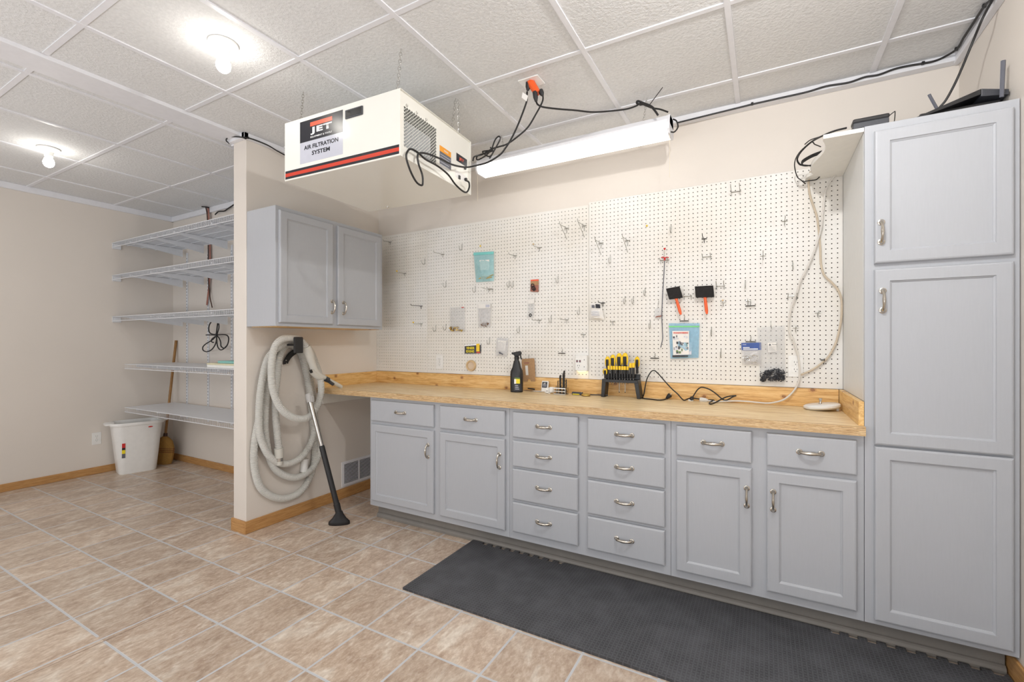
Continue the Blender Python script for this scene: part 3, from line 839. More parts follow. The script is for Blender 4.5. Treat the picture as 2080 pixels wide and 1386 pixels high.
# ------------------------------------------------------------------ outlets and vent
def outlet_plate(M, parent, w=0.070, h=0.114, mat='white_plastic'):
    """M puts x right, y up, z out"""
    def bx(x0, x1, y0, y1, z0, z1, name, mt, par, bev=0.0):
        return MB().box(x0, x1, y0, y1, z0, z1, mat=M).build(name, mt, par, bevel=bev)
    pl = bx(-w / 2, w / 2, -h / 2, h / 2, 0, 0.005, 'cover_plate', mat, parent, 0.002)
    for s_ in (-1, 1):
        r = bx(-0.017, 0.017, s_ * 0.0195 - 0.014, s_ * 0.0195 + 0.014, 0.005, 0.0068, 'receptacle', mat, parent, 0.001)
        q = MB()
        for dx, hh in ((-0.0065, 0.0045), (0.0065, 0.0035)): q.box(dx - 0.001, dx + 0.001, s_ * 0.0195 + 0.001, s_ * 0.0195 + 0.001 + hh * 2, 0.0068, 0.0071, mat=M)
        q.box(-0.002, 0.002, s_ * 0.0195 - 0.009, s_ * 0.0195 - 0.005, 0.0068, 0.0071, mat=M)
        q.build('slot', 'dark_inside', r)
    MB().lathe([(0.003, 0.005), (0.003, 0.0062), (0.0015, 0.0066)], (0, 0, 0), 'z', 10, mat=M).build('screw', 'steel', pl)
def outlet(loc, M, label):
    r = thing('wall_outlet', label, 'outlet', loc); outlet_plate(M, r); return r
p = onX(196, 891, XL); outlet(tuple(p), faceX(XL, p.y, p.z), 'white wall outlet low on the far left wall beside the wastebasket')
p = onY(893.5, 736, PY); outlet((p.x, PY, p.z), faceY(p.x, PY, p.z), 'white outlet set in the pegboard left of the wooden ring')
p = onY(1616, 745, PY); outlet((p.x, PY, p.z), faceY(p.x, PY, p.z), 'pale outlet set in the pegboard behind the hanging white cable')

vt = thing('floor_vent', 'white louvred return air grille low on the partition beside the base cabinet', 'vent', (XP, 2.69, 0.09))
vy0, vy1, vz0, vz1 = 2.545, 2.90, 0.092, 0.292
MB().box(XP, XP + 0.006, vy0, vy1, vz0, vz0 + 0.022).box(XP, XP + 0.006, vy0, vy1, vz1 - 0.022, vz1).box(XP, XP + 0.006, vy0, vy0 + 0.022, vz0 + 0.022, vz1 - 0.022).box(XP, XP + 0.006, vy1 - 0.022, vy1, vz0 + 0.022, vz1 - 0.022).box(XP, XP + 0.006, (vy0 + vy1) / 2 - 0.006, (vy0 + vy1) / 2 + 0.006, vz0 + 0.022, vz1 - 0.022).build('frame', 'white_trim', vt)
lm = MB()
for k in range(14):
    z = vz0 + 0.028 + k * 0.0108
    lm.add([(XP + 0.0055, vy0 + 0.02, z), (XP + 0.0055, vy1 - 0.02, z), (XP + 0.0012, vy1 - 0.02, z + 0.0022), (XP + 0.0012, vy0 + 0.02, z + 0.0022), (XP + 0.0055, vy0 + 0.02, z + 0.0012), (XP + 0.0055, vy1 - 0.02, z + 0.0012), (XP + 0.0012, vy1 - 0.02, z + 0.0036), (XP + 0.0012, vy0 + 0.02, z + 0.0036)],
           [(0, 1, 2, 3), (4, 5, 6, 7), (0, 1, 5, 4), (1, 2, 6, 5), (2, 3, 7, 6), (3, 0, 4, 7)])
lm.build('louvres', 'white_trim', vt)
MB().box(XP + 0.0002, XP + 0.0006, vy0 + 0.02, vy1 - 0.02, vz0 + 0.02, vz1 - 0.02).build('duct_opening', 'dark_inside', vt)

# ------------------------------------------------------------------ closet shelving
def shelf(zt, yfr, label, yb=YBL - 0.012, x0=XL + 0.004):
    r = thing('wire_shelf', label, 'shelf', (-4.36, YBL, zt), group='white wire shelves in the closet')
    x1 = XQ - 0.004
    m = MB(); nx = int((x1 - x0) / 0.0254)
    for k in range(nx + 1):
        x = x0 + 0.01 + k * 0.0254
        m.tube([(x, yb, zt - 0.002), (x, yfr, zt - 0.002), (x, yfr, zt - 0.042)], 0.00155, 5)
    m.build('deck', 'shelf_white', r)
    f = MB()
    for (y, z) in ((yfr - 0.0015, zt), (yfr - 0.0015, zt - 0.043), (yb, zt - 0.004), ((yb + yfr) / 2, zt - 0.006), (yb - (yb - yfr) * 0.25, zt - 0.006), (yb - (yb - yfr) * 0.75, zt - 0.006)):
        f.tube([(x0, y, z), (x1, y, z)], 0.003, 6)
    # the liner seen lying on the wires
    f.build('rails', 'shelf_white', r)
    MB().box(x0 + 0.003, x1 - 0.003, yfr + 0.006, yb - 0.004, zt, zt + 0.0022).build('liner', 'shelf_white', r)
    for xb in (-5.303, -4.90, -4.488, -3.9):
        # sheet steel bracket arm, deep at the wall and shallow at the front
        MB().prism([(yb - 0.002, zt - 0.008), (yb - 0.002, zt - 0.085), (yb - 0.03, zt - 0.080), (yfr + 0.03, zt - 0.022), (yfr + 0.03, zt - 0.008)], lambda y, z, x: (x, y, z), xb - 0.005, xb + 0.005).build('bracket', 'shelf_white', r)
    for yy in ((yfr + 0.05,) if x0 < -5.5 else ()):
        MB().box(XL + 0.0002, XL + 0.012, yy - 0.05, yy + 0.02, zt - 0.055, zt - 0.004).build('end_bracket', 'shelf_white', r, bevel=0.003)
    return r
for zt, yf, lb in ((2.235, 2.012, 'topmost white wire shelf in the closet, just under the ceiling'),
                   (1.917, 2.012, 'white wire shelf in the closet, second from the top'),
                   (1.512, 2.012, 'white wire shelf in the closet, third from top, above the tied black cable'),
                   (1.047, 2.063, 'white wire shelf in the closet with the paper pads on it'),
                   (0.625, 2.063, 'lowest white wire shelf in the closet, above the wastebasket and broom')):
    shelf(zt, yf, lb, YBL - 0.046, -5.462 if zt < 1.1 else XL + 0.004)
for x, lb in ((-5.303, 'white slotted shelf upright nearest the left wall'), (-4.90, 'white slotted shelf upright behind the tied black cable'), (-4.488, 'white slotted shelf upright nearest the partition edge')):
    m = MB().box(x - 0.0125, x + 0.0125, YBL - 0.009, YBL - 0.0005, 0.46, 2.20)
    o = m.build('shelf_upright', 'shelf_white', loc=(x, YBL, 0.46), bevel=0.001)
    tag(o, lb, 'shelf upright', 'slotted shelf uprights on the closet wall')
    q = MB()
    for k in range(52):
        for dx in (-0.006, 0.006): q.box(x + dx - 0.002, x + dx + 0.002, YBL - 0.0094, YBL - 0.0089, 0.50 + k * 0.032, 0.515 + k * 0.032)
    q.build('slots', 'grey_ink', o)

def pad(name, x0, x1, y0, y1, z0, z1, mat, label, cat, bev=0.001):
    return tag(MB().box(x0, x1, y0, y1, z0, z1).build(name, mat, loc=((x0 + x1) / 2, (y0 + y1) / 2, z0), bevel=bev), label, cat)
zs = 1.0495
pad('white_box', -4.08, -3.60, 2.10, 2.38, zs, zs + 0.022, 'white_paint', 'flat white box under the paper pads on a closet shelf', 'box')
pad('paper_pad', -4.10, -3.62, 2.11, 2.37, zs + 0.022, zs + 0.036, 'cream_paper', 'cream paper pad lying on the flat white box', 'pad')
pad('teal_folder', -3.98, -3.62, 2.13, 2.36, zs + 0.036, zs + 0.056, 'teal_paper', 'teal folder topmost of the small stack on a closet shelf', 'folder', 0.006)

# straps and cords on the closet wall
def cable(name, pts, r, mat, label, cat='cable', k=6, group=None, n=8, loc=None):
    m = MB().tube(spline(pts, k), r, n)
    o = m.build(name, mat, loc=tuple(loc or pts[0]), smooth=True)
    return tag(o, label, cat, group)
Yc = YBL - 0.02
def C(u, v, y=Yc): return onY(u, v, y)
st = thing('hanging_strap', 'reddish brown strap hanging down the closet wall behind the shelves', 'strap', tuple(C(424, 420)))
MB().tube(spline([C(422, 420, 2.51), C(424, 440, 2.515), C(426, 495, 2.522), C(426.5, 520, 2.522), C(426, 560, 2.522), C(424, 585, 2.522), C(420, 620, 2.522)], 6), 0.014, 8, flat=0.25).build('strap', 'tan_strap', st, smooth=True)
MB().tube(spline([C(418, 421, 2.51), C(421, 440, 2.512), C(423, 495, 2.515), C(423, 560, 2.515), C(426, 600, 2.515), C(431, 625, 2.51)], 6), 0.005, 7).build('cord', 'dark_brown', st, smooth=True)
cable('black_cable', [C(437, 436, 2.512), C(444, 430, 2.512), C(455, 429, 2.512), C(463, 424, 2.512), C(478, 414, 2.512)], 0.006, 'black_cable', 'black cable running above the topmost closet shelf towards the partition')
cable('ceiling_cable', [onZ(410, 420, 2.60), onZ(417, 420.5, 2.596), onZ(425, 422, 2.596)], 0.006, 'black_cable', 'short black cable end at the closet ceiling above the brown strap')
# tied black cable bundle under the third shelf (zoom 8.66 px per photo px)
def zz_(x, y): return C(380 + x / 8.667, 600 + y / 8.667, 2.47)
bun = thing('cable_bundle', 'looped black cable tied in the middle, hanging below a closet shelf', 'cable', tuple(zz_(515, 705)))
for pts in ([(440, 450), (395, 520), (380, 600), (410, 670), (515, 700)], [(545, 465), (530, 560), (515, 700), (555, 600), (560, 520), (545, 465)],
            [(335, 700), (430, 700), (515, 702), (620, 692), (700, 705), (732, 760), (715, 860), (660, 930), (600, 900), (590, 820), (560, 750), (520, 710)],
            [(520, 710), (525, 830), (545, 920), (590, 962), (640, 945), (700, 890)],
            [(515, 715), (440, 790), (340, 850), (280, 910), (285, 970), (350, 995), (430, 960), (490, 880), (515, 800), (518, 715)],
            [(515, 715), (450, 760), (425, 800), (445, 828), (465, 828)]):
    MB().tube(spline([zz_(*p) for p in pts], 6), 0.0055, 7).build('loop', 'black_cable', bun, smooth=True)
MB().lathe([(0.012, -0.014), (0.014, 0.0), (0.012, 0.014)], tuple(zz_(515, 703)), 'z', 10).build('tie', 'black_plastic', bun)
# copper coloured coil on the third shelf
p = onY(372, 626, 2.40)
m = MB()
for k in range(3):
    m.tube([(p.x - 0.02 + 0.10 * cos(a), 2.38 + 0.07 * sin(a), 1.518 + 0.006 * k) for a in [2 * pi * i / 20 for i in range(20)]], 0.004, 6, closed=True)
tag(m.build('wire_coil', 'tan_strap', loc=(p.x, 2.38, 1.515), smooth=True), 'small coil of reddish wire lying on a closet shelf', 'wire')

# ------------------------------------------------------------------ wastebasket
bcx, bcy, brz = -5.405, 2.135, radians(78)
wb = thing('wastebasket', 'tall white plastic wastebasket on the floor by the left wall', 'wastebasket', (bcx, bcy, 0), brz)
def rr(hx_, hy_, rad, z, n=6):
    out = []
    for (sx, sy, a0) in ((1, 1, 0), (-1, 1, 90), (-1, -1, 180), (1, -1, 270)):
        for i in range(n + 1):
            a = radians(a0 + 90 * i / n)
            out.append(Vector((sx * (hx_ - rad) + rad * cos(a), sy * (hy_ - rad) + rad * sin(a), z)))
    return out
def loft(m, rings, cap0=True, cap1=True):
    n = len(rings[0]); vs = [p for r in rings for p in r]; fs = []
    for i in range(len(rings) - 1):
        for k in range(n): fs.append((i * n + k, i * n + (k + 1) % n, (i + 1) * n + (k + 1) % n, (i + 1) * n + k))
    if cap0: fs.append(tuple(range(n - 1, -1, -1)))
    if cap1: fs.append(tuple((len(rings) - 1) * n + k for k in range(n)))
    return m.add(vs, fs)
BW, BD, BHt = 0.158, 0.112, 0.490
rings = [rr(BW * 0.90, BD * 0.9, 0.05, 0.0), rr(BW * 0.93, BD * 0.92, 0.055, 0.008), rr(BW * 1.02, BD, 0.06, 0.15), rr(BW * 1.12, BD * 1.1, 0.07, 0.32), rr(BW * 1.22, BD * 1.2, 0.08, BHt - 0.03),
         rr(BW * 1.30, BD * 1.26, 0.09, BHt - 0.028), rr(BW * 1.33, BD * 1.28, 0.09, BHt - 0.010), rr(BW * 1.31, BD * 1.26, 0.09, BHt), rr(BW * 1.22, BD * 1.18, 0.08, BHt),
         rr(BW * 1.17, BD * 1.13, 0.075, BHt - 0.03), rr(BW * 0.9, BD * 0.86, 0.05, 0.012)]
loft(MB(), rings).build('body', 'white_plastic', wb, smooth=True, local=True)
for s_ in (-1, 1):
    loft(MB(), [[Vector((s_ * BW * 1.30, 0, BHt - 0.016)) + p for p in rr(0.035, 0.075, 0.03, 0)], [Vector((s_ * BW * 1.30, 0, BHt - 0.004)) + p for p in rr(0.037, 0.077, 0.03, 0)], [Vector((s_ * BW * 1.28, 0, BHt + 0.003)) + p for p in rr(0.030, 0.070, 0.028, 0)]]).build('handle', 'white_plastic', wb, smooth=True, local=True)
def wbp(x, z, s_=1.0):      # point on the front face of the basket
    k = (z - 0.15) / 0.17 * 0.1
    return Vector((x, -BD * (1.0 + k) - 0.002, z))
m = MB(); m.add([wbp(0.07, 0.423), wbp(0.125, 0.423), wbp(0.125, 0.436), wbp(0.07, 0.436)], [(0, 1, 2, 3)])
MB().lathe([(0.019, -0.004), (0.019, 0.002), (0.017, 0.003)], tuple(wbp(0.085, 0.435) + Vector((0, 0.002, 0))), 'y', 20, sy=0.35).build('maker_badge', 'red_plastic', wb, local=True)
for i, (mt, h0, h1) in enumerate((('red_plastic', 0.0, 0.3), ('black_ink', 0.3, 0.45), ('yellow_ink', 0.45, 0.7), ('grey_ink', 0.7, 1.0))):
    za_, zb2 = 0.30 - 0.14 * h0, 0.30 - 0.14 * h1
    q = []
    for z in (zb2, za_):
        for x in (-0.128, -0.104): q.append(wbp(x, z) + Vector((0, 0.004 if x < -0.11 else -0.001, 0)))
    MB().add([q[0], q[1], q[3], q[2]] + [p + Vector((0, 0.012, 0)) for p in (q[0], q[1], q[3], q[2])], [(0, 1, 2, 3), (7, 6, 5, 4), (0, 1, 5, 4), (1, 2, 6, 5), (2, 3, 7, 6), (3, 0, 4, 7)]).build('sticker', mt, wb, local=True)

# ------------------------------------------------------------------ broom
btop = onY(353, 692, 2.505); bft = onZ(327, 938, 0.0); bft = Vector((-5.455, 2.375, 0.0))
head_top = onY(336, 884, 2.395)
br = thing('broom', 'straw broom with a wooden handle leaning in the closet corner', 'broom', tuple(bft))
btop = Vector((max(btop.x, -5.565), 2.527, btop.z))
MB().tube([head_top, head_top.lerp(btop, 0.5), btop], [0.0115, 0.012, 0.0125], 12).build('stick', 'broom_stick', br, smooth=True)
dv = (head_top - btop).normalized()
dwn = (bft - head_top).normalized() * 1.0
side = Vector((0.84, 0.54, 0)).normalized()
side = (side - dwn * side.dot(dwn)).normalized(); nn = dwn.cross(side)
L = (bft - head_top).length
def ell(t_, a, b, n=26):
    c = head_top + dwn * L * t_
    out = []
    for i in range(n):
        ang = 2 * pi * i / n
        w_ = 1 + (0.05 if i % 2 else -0.03) * (1 if t_ > 0.2 else 0)
        out.append(c + side * cos(ang) * a * w_ + nn * sin(ang) * b * w_)
    return out
rg = [ell(-0.04, 0.014, 0.014), ell(0.04, 0.018, 0.018), ell(0.10, 0.045, 0.03), ell(0.2, 0.078, 0.038), ell(0.4, 0.094, 0.042), ell(0.62, 0.097, 0.040), ell(0.85, 0.092, 0.036), ell(1.0, 0.084, 0.030)]
for p in rg[-1]: p.z = max(0.001, p.z)
loft(MB(), rg).build('bristles', 'straw', br, smooth=True)
for t_ in (0.44, 0.50, 0.56): MB().tube([p for p in ell(t_, 0.100, 0.046)], 0.0022, 5, closed=True).build('stitching', 'stitch', br)
MB().tube([head_top - dwn * 0.02, head_top + dwn * 0.03], [0.017, 0.02], 12).build('collar', 'dark_brown', br)

# ------------------------------------------------------------------ vacuum hose, its hook and the wand
def hz_(x, y, X): return onX(480 + x / 3.15, 660 + y / 3.15, X)
hs = thing('vacuum_hose', 'long pale grey ribbed vacuum hose coiled over a wall hook on the partition', 'vacuum hose', (XP, 2.08, 0.3))
seqs = [(-2.815, [(452, 150), (420, 108), (370, 84), (300, 90), (250, 135), (228, 230), (226, 350), (244, 450), (282, 530), (340, 582), (410, 603), (472, 585), (518, 520), (541, 440), (538, 350)]),
        (-2.89, [(505, 240), (462, 150), (400, 112), (330, 112), (265, 150)]),
        (-2.915, [(205, 210), (168, 340), (148, 500), (148, 680), (180, 790), (225, 855), (290, 888), (370, 878), (440, 822), (488, 730), (502, 620)]),
        (-2.925, [(482, 480), (455, 330), (430, 200), (395, 135), (340, 112)]),
        (-2.935, [(262, 140), (215, 220), (198, 350), (190, 500), (184, 650), (200, 800), (240, 910), (310, 965), (390, 977), (470, 935), (520, 860), (537, 770)]),
        (-2.945, [(520, 680), (500, 560), (480, 400), (458, 250), (415, 140), (350, 112)]),
        (-2.950, [(285, 150), (235, 250), (195, 400), (145, 600), (118, 750), (115, 900), (148, 1030), (215, 1092), (300, 1113), (390, 1085), (452, 1015), (490, 920), (502, 800)]),
        (-2.950, [(492, 650), (470, 450), (445, 300), (408, 180), (345, 125)]),
        (-2.925, [(300, 150), (275, 220), (262, 330), (250, 450)]), (-2.905, [(252, 580), (262, 700), (273, 795)])]
ctrl = []
for X, ps in seqs: ctrl += [hz_(x, y, X) for x, y in ps]
cs = spline(ctrl, 14)
# resample for even ribs
def resample(pts, step):
    out = [pts[0]]; acc = 0.0
    for a, b in zip(pts[:-1], pts[1:]):
        d = (b - a).length
        while acc + d >= step:
            t_ = (step - acc) / d; a = a.lerp(b, t_); out.append(a); d = (b - a).length; acc = 0.0
        acc += d
    return out
rs = resample(cs, 0.0046)
rad = [0.0242 if i % 2 == 0 else 0.0208 for i in range(len(rs))]
MB().tube(rs, rad, 12).build('hose', 'hose_grey', hs, smooth=True)
def seg(name, pts, rads, X, mat, par=hs, n=14, flat=1.0, k=6):
    P = [hz_(x, y, X) for x, y in pts]
    S = spline(P, k); R_ = []
    for i in range(len(S)):
        t_ = i / k; j = min(int(t_), len(rads) - 2); R_.append(rads[j] + (rads[j + 1] - rads[j]) * (t_ - j))
    return MB().tube(S, R_, n, flat=flat).build(name, mat, par, smooth=True)
seg('hose_cuff', [(446, 140), (456, 160), (470, 196)], [0.029, 0.031, 0.030], -2.815, 'handle_grey')
hd = seg('handle', [(466, 190), (482, 240), (500, 290), (528, 325), (556, 338)], [0.030, 0.025, 0.024, 0.026, 0.022], -2.815, 'handle_grey')
seg('handle_grip', [(478, 290), (490, 308), (520, 335), (545, 343)], [0.014, 0.018, 0.018, 0.014], -2.803, 'handle_grey')
seg('handle_switch', [(475, 290), (482, 306)], [0.010, 0.010], -2.791, 'black_plastic')
seg('handle_tube', [(552, 330), (600, 360), (640, 380), (672, 398)], [0.017, 0.016, 0.015, 0.014], -2.815, 'handle_grey')
seg('handle_collar', [(566, 344), (588, 354)], [0.020, 0.020], -2.813, 'charcoal_plastic')
seg('handle_clip', [(592, 362), (620, 382)], [0.012, 0.012], -2.800, 'charcoal_plastic')
seg('end_cuff', [(271, 790), (275, 850)], [0.030, 0.029], -2.900, 'handle_grey')
seg('end_contact', [(276, 852), (277, 872)], [0.023, 0.023], -2.900, 'steel')
seg('end_tip', [(277, 872), (278, 895)], [0.022, 0.021], -2.900, 'handle_grey')
seg('spare_cuff', [(440, 858), (432, 940)], [0.026, 0.026], -2.952, 'white_plastic')
hk = thing('hose_hook', 'black plastic wall hook holding the coiled vacuum hose', 'hook', tuple(hz_(395, 110, XP)))
y0 = hz_(368, 100, -2.78); y1 = hz_(425, 100, -2.78); za_ = hz_(395, 78, -2.772).z; zb_2 = hz_(395, 182, -2.772).z
MB().box(-2.788, -2.772, y0.y, y1.y, zb_2, za_).build('front_lip', 'black_rubber', hk, bevel=0.006)
MB().box(XP + 0.0005, -2.786, y0.y + 0.012, y1.y - 0.012, zb_2 + 0.05, zb_2 + 0.062).build('arm', 'black_plastic', hk, bevel=0.002)
pa = hz_(318, 235, -2.965); pb = hz_(345, 195, -2.965); pc = hz_(385, 165, -2.965)
MB().tube(spline([pc, pb, pa, hz_(318, 250, -2.965)], 5), [0.020] * 16, 10, flat=0.35).build('back_plate', 'black_plastic', hk, smooth=True)
for (x, y) in ((318, 228), (320, 248)):
    q = hz_(x, y, -2.958); MB().lathe([(0.004, 0), (0.004, 0.003), (0.002, 0.004)], (q.x, q.y, q.z), 'x', 10).build('screw', 'steel', hk)
# wand
foot = onZ(689, 1066, 0.0); wtop = onX(626, 800, -2.78)
wd = thing('vacuum_wand', 'chrome and black vacuum wand with a black floor nozzle leaning against the hose', 'vacuum wand', tuple(foot))
dirw = (wtop - Vector((foot.x - 0.005, foot.y, 0.085))).normalized(); base = Vector((foot.x - 0.005, foot.y, 0.085))
Lw = (wtop - base).length
pt = lambda t_: base + dirw * Lw * t_
MB().tube([pt(0.50), pt(0.97)], 0.0145, 16).build('chrome_tube', 'steel', wd, smooth=True)
MB().tube([pt(0.0), pt(0.09), pt(0.095), pt(0.545), pt(0.56)], [0.020, 0.019, 0.0185, 0.0185, 0.017], 16).build('black_tube', 'black_plastic', wd, smooth=True)
MB().tube([pt(0.93), pt(0.965), pt(1.0)], [0.022, 0.024, 0.019], 16).build('top_coupling', 'grey_cable', wd, smooth=True)
p = pt(0.955); MB().box(p.x + 0.012, p.x + 0.034, p.y - 0.010, p.y + 0.012, p.z - 0.02, p.z + 0.022).build('latch', 'grey_cable', wd, bevel=0.004)
# floor nozzle: a flattened wedge
nd = Vector((0.80, 0.60, 0)).normalized(); nf = Vector((-nd.y, nd.x, 0))
def nz_ring(h, a, b, off=0.0): return [Vector((foot.x, foot.y, h)) + nd * (cos(2 * pi * i / 20) * a + off) + nf * sin(2 * pi * i / 20) * b for i in range(20)]
loft(MB(), [nz_ring(0.0, 0.068, 0.024), nz_ring(0.006, 0.072, 0.027), nz_ring(0.024, 0.070, 0.025), nz_ring(0.045, 0.048, 0.022), nz_ring(0.075, 0.028, 0.022), nz_ring(0.092, 0.022, 0.020)]).build('nozzle', 'black_plastic', wd, smooth=True)
MB().tube([Vector((foot.x, foot.y, 0.07)), pt(0.07)], [0.021, 0.022], 14).build('nozzle_neck', 'black_plastic', wd, smooth=True)

# ------------------------------------------------------------------ ceiling outlet, adapter and cords
p = onZ(1083, 167, CZ)
co = thing('ceiling_outlet', 'white square outlet cover on the ceiling above the orange adapter', 'outlet', (p.x, p.y, CZ))
MB().box(-1.125, -1.010, 2.095, 2.185, CZ - 0.006, CZ - 0.0005).build('cover_plate', 'white_plastic', co, bevel=0.002)
ox, oy = onZ(1078, 172, CZ - 0.02).x, onZ(1078, 172, CZ - 0.02).y
od = thing('plug_adapter', 'orange three-way plug adapter plugged into the ceiling outlet', 'adapter', (ox, oy, CZ - 0.03))
a_ = onY(1078, 168, oy); b_ = onY(1092, 190, oy)
MB().tube([(a_.x, oy, CZ - 0.008), (a_.x, oy, a_.z), (b_.x, oy, b_.z)], [0.022, 0.021, 0.019], 10).build('body', 'orange_plastic', od, bevel=0.003)
for (u0, v0, u1, v1, dy) in ((1073, 168, 1072, 184, -0.005), (1086.5, 187, 1089, 206, -0.012), (1098, 184, 1102, 194, 0.006)):
    p0, p1 = onY(u0, v0, oy + dy), onY(u1, v1, oy + dy)
    MB().tube([p0, p0.lerp(p1, 0.55), p1], [0.013, 0.013, 0.007], 10).build('cord_plug', 'black_rubber', od, smooth=True)
def zA(x, y): return (560 + x / 3.714, 80 + y / 3.714)
def CA(x, y, Yp=2.15, Xp=-1.440):
    u, v = zA(x, y); p = onY(u, v, Yp)
    if p.x < Xp: p = onX(u, v, Xp)
    return p
cd = thing('power_cord', 'black power cord looping over the grille end of the air filtration box', 'cord', tuple(CA(1895, 400)))
pts = [CA(x, y) for x, y in ((1897, 395), (1895, 430), (1890, 480), (1830, 640), (1775, 755), (1730, 825), (1690, 872), (1600, 928), (1500, 955), (1430, 965), (1330, 945), (1250, 905), (1150, 865), (1090, 858), (1070, 880), (1078, 940), (1105, 1020), (1110, 1080), (1100, 1102), (1060, 1075), (1015, 990), (985, 890), (1000, 838), (1030, 830), (1080, 860), (1130, 905), (1220, 955), (1300, 1020), (1360, 1100), (1430, 1155), (1458, 1125), (1458, 1080), (1430, 1062))]
MB().tube(spline(pts, 6), 0.0048, 8).build('cable', 'black_cable', cd, smooth=True)
q = [CA(1862, 398, 2.14), CA(1903, 425, 2.14), CA(1893, 468, 2.14), CA(1855, 440, 2.14)]
MB().add([*q, *[p + Vector((0, 0.0015, 0)) for p in q]], [(0, 1, 2, 3), (7, 6, 5, 4), (0, 1, 5, 4), (1, 2, 6, 5), (2, 3, 7, 6), (3, 0, 4, 7)]).build('tag', 'paper', cd)
pts = [CA(x, y, 2.19) for x, y in ((2015, 410), (2012, 470), (1960, 570), (1905, 660), (1840, 722), (1750, 788), (1680, 812), (1630, 828), (1560, 868), (1500, 885), (1488, 915))]
c2 = thing('power_cord', 'black power cord with knotted loops between the ceiling adapter and the shop light', 'cord', tuple(pts[0]))
MB().tube(spline(pts, 6), 0.0045, 8).build('cable', 'black_cable', c2, smooth=True)
for lp in ([(1630, 828), (1655, 760), (1682, 732), (1694, 750), (1665, 810), (1625, 880), (1612, 900)], [(1630, 835), (1580, 880), (1530, 908), (1515, 900), (1530, 875), (1600, 855), (1640, 840)], [(1620, 815), (1640, 850), (1610, 885), (1560, 850), (1600, 840)]):
    MB().tube(spline([CA(x, y, 2.185) for x, y in lp], 6), 0.0040, 7).build('loop', 'black_cable', c2, smooth=True)
def zB(x, y, Y): return onY(1000 + x / 4.16, 80 + y / 4.16, Y)
c3 = thing('power_cord', 'black power cord running from the ceiling adapter to the right end of the shop light', 'cord', tuple(zB(372, 535, 2.15)))
pts = [zB(x, y, 2.15 + 0.45 * max(0, (x - 420)) / 1000) for x, y in ((372, 530), (385, 552), (430, 572), (550, 588), (700, 600), (850, 615), (1000, 606), (1130, 590), (1210, 565), (1250, 545), (1300, 560), (1350, 580), (1420, 592), (1485, 615))]
MB().tube(spline(pts, 6), 0.0046, 8).build('cable', 'black_cable', c3, smooth=True)
for lp in ([(1250, 548), (1222, 540), (1230, 522), (1280, 540), (1340, 565), (1370, 590)], [(1245, 552), (1300, 548), (1345, 572), (1375, 605), (1400, 642)]):
    MB().tube(spline([zB(x, y, 2.53) for x, y in lp], 6), 0.0058, 7).build('loop', 'black_cable', c3, smooth=True)
MB().tube([zB(1330, 552, 2.53), zB(1440, 405, 2.50)], 0.0022, 6).build('zip_tie', 'black_plastic', c3)
# cable along the crown and down to the top of the pantry
def zC(x, y): return (1500 + x / 3.586, y / 3.586)
YC_ = YB - 0.058
pts = []
for (u, v) in ((1373, 246),): pts.append(onY(u, v, 2.70))
for (u, v) in ((1372, 262), (1366, 268.5), (1360, 268)): pts.insert(0, onY(u, v, 2.62))
pts = [onY(1362, 268, 2.60), onY(1370, 268, 2.63), onY(1377, 258, 2.66), onY(1374, 246, 2.66), onY(1367, 242, 2.66)]
cable('fixture_cord', pts, 0.0040, 'black_cable', 'short black cord curling around the right end cap of the shop light', 'cord')
pts = [onY(1376, 249.5, YC_)]
for x, y in ((0, 785), (100, 760), (300, 715), (500, 670), (640, 628), (800, 602), (920, 562), (1020, 545), (1130, 505), (1220, 483), (1345, 462), (1420, 447), (1490, 420)):
    pts.append(onY(*zC(x, y), YC_))
XC_ = XR - 0.040
for x, y in ((1590, 358), (1640, 270), (1700, 160), (1790, 45), (1850, -10)):
    q = onX(*zC(x, y), XC_); q.z = min(q.z, CZ - 0.012); pts.append(q)
cr = thing('crown_cable', 'long black cable clipped along the white crown strip to the right corner', 'cable', tuple(pts[0]))
MB().tube(spline(pts, 6), 0.0050, 8).build('cable', 'black_cable', cr, smooth=True)
for (x, y, k) in ((100, 757, 0), (1345, 460, 0), (1587, 358, 1), (1790, 43, 1)):
    q = onX(*zC(x, y), XC_) if k else onY(*zC(x, y), YC_)
    MB().box(q.x - 0.006, q.x + 0.006, q.y - 0.006, q.y + 0.006, q.z - 0.008, q.z + 0.008).build('clip', 'black_plastic', cr, bevel=0.002)
pts = [onX(*zC(1850, 0), XC_)] + [onY(*zC(x, y), Y) for x, y, Y in ((1780, 130, 2.45), (1700, 320, 2.50), (1600, 560, 2.52), (1520, 715, 2.53), (1470, 778, 2.54), (1440, 812, 2.55))]
cable('drop_cable', pts, 0.0046, 'black_cable', 'black cable hanging from the ceiling corner down to the top of the tall cabinet')
# cable at the top of the partition
def zP(x, y): return (440 + x / 7.7, 240 + y / 7.7)
pts = [onY(*zP(195, 395), YP - 0.02), onY(*zP(150, 350), YP - 0.05), onY(*zP(180, 300), YP - 0.05), onY(*zP(280, 290), YP - 0.042), onY(*zP(400, 300), YP - 0.038)]
XPc = XP + 0.038
pts += [onX(*zP(x, y), XPc) for x, y in ((490, 310), (620, 350), (800, 425), (950, 515), (1080, 585), (1300, 700))]
cp = thing('partition_cable', 'black cable curling around the top of the partition towards the air filtration box', 'cable', tuple(pts[0]))
MB().tube(spline(pts, 6), 0.0042, 8).build('cable', 'black_cable', cp, smooth=True)
q = onX(*zP(490, 308), XPc); MB().box(q.x - 0.005, q.x + 0.005, q.y - 0.005, q.y + 0.005, q.z - 0.006, q.z + 0.006).build('clip', 'black_plastic', cp)

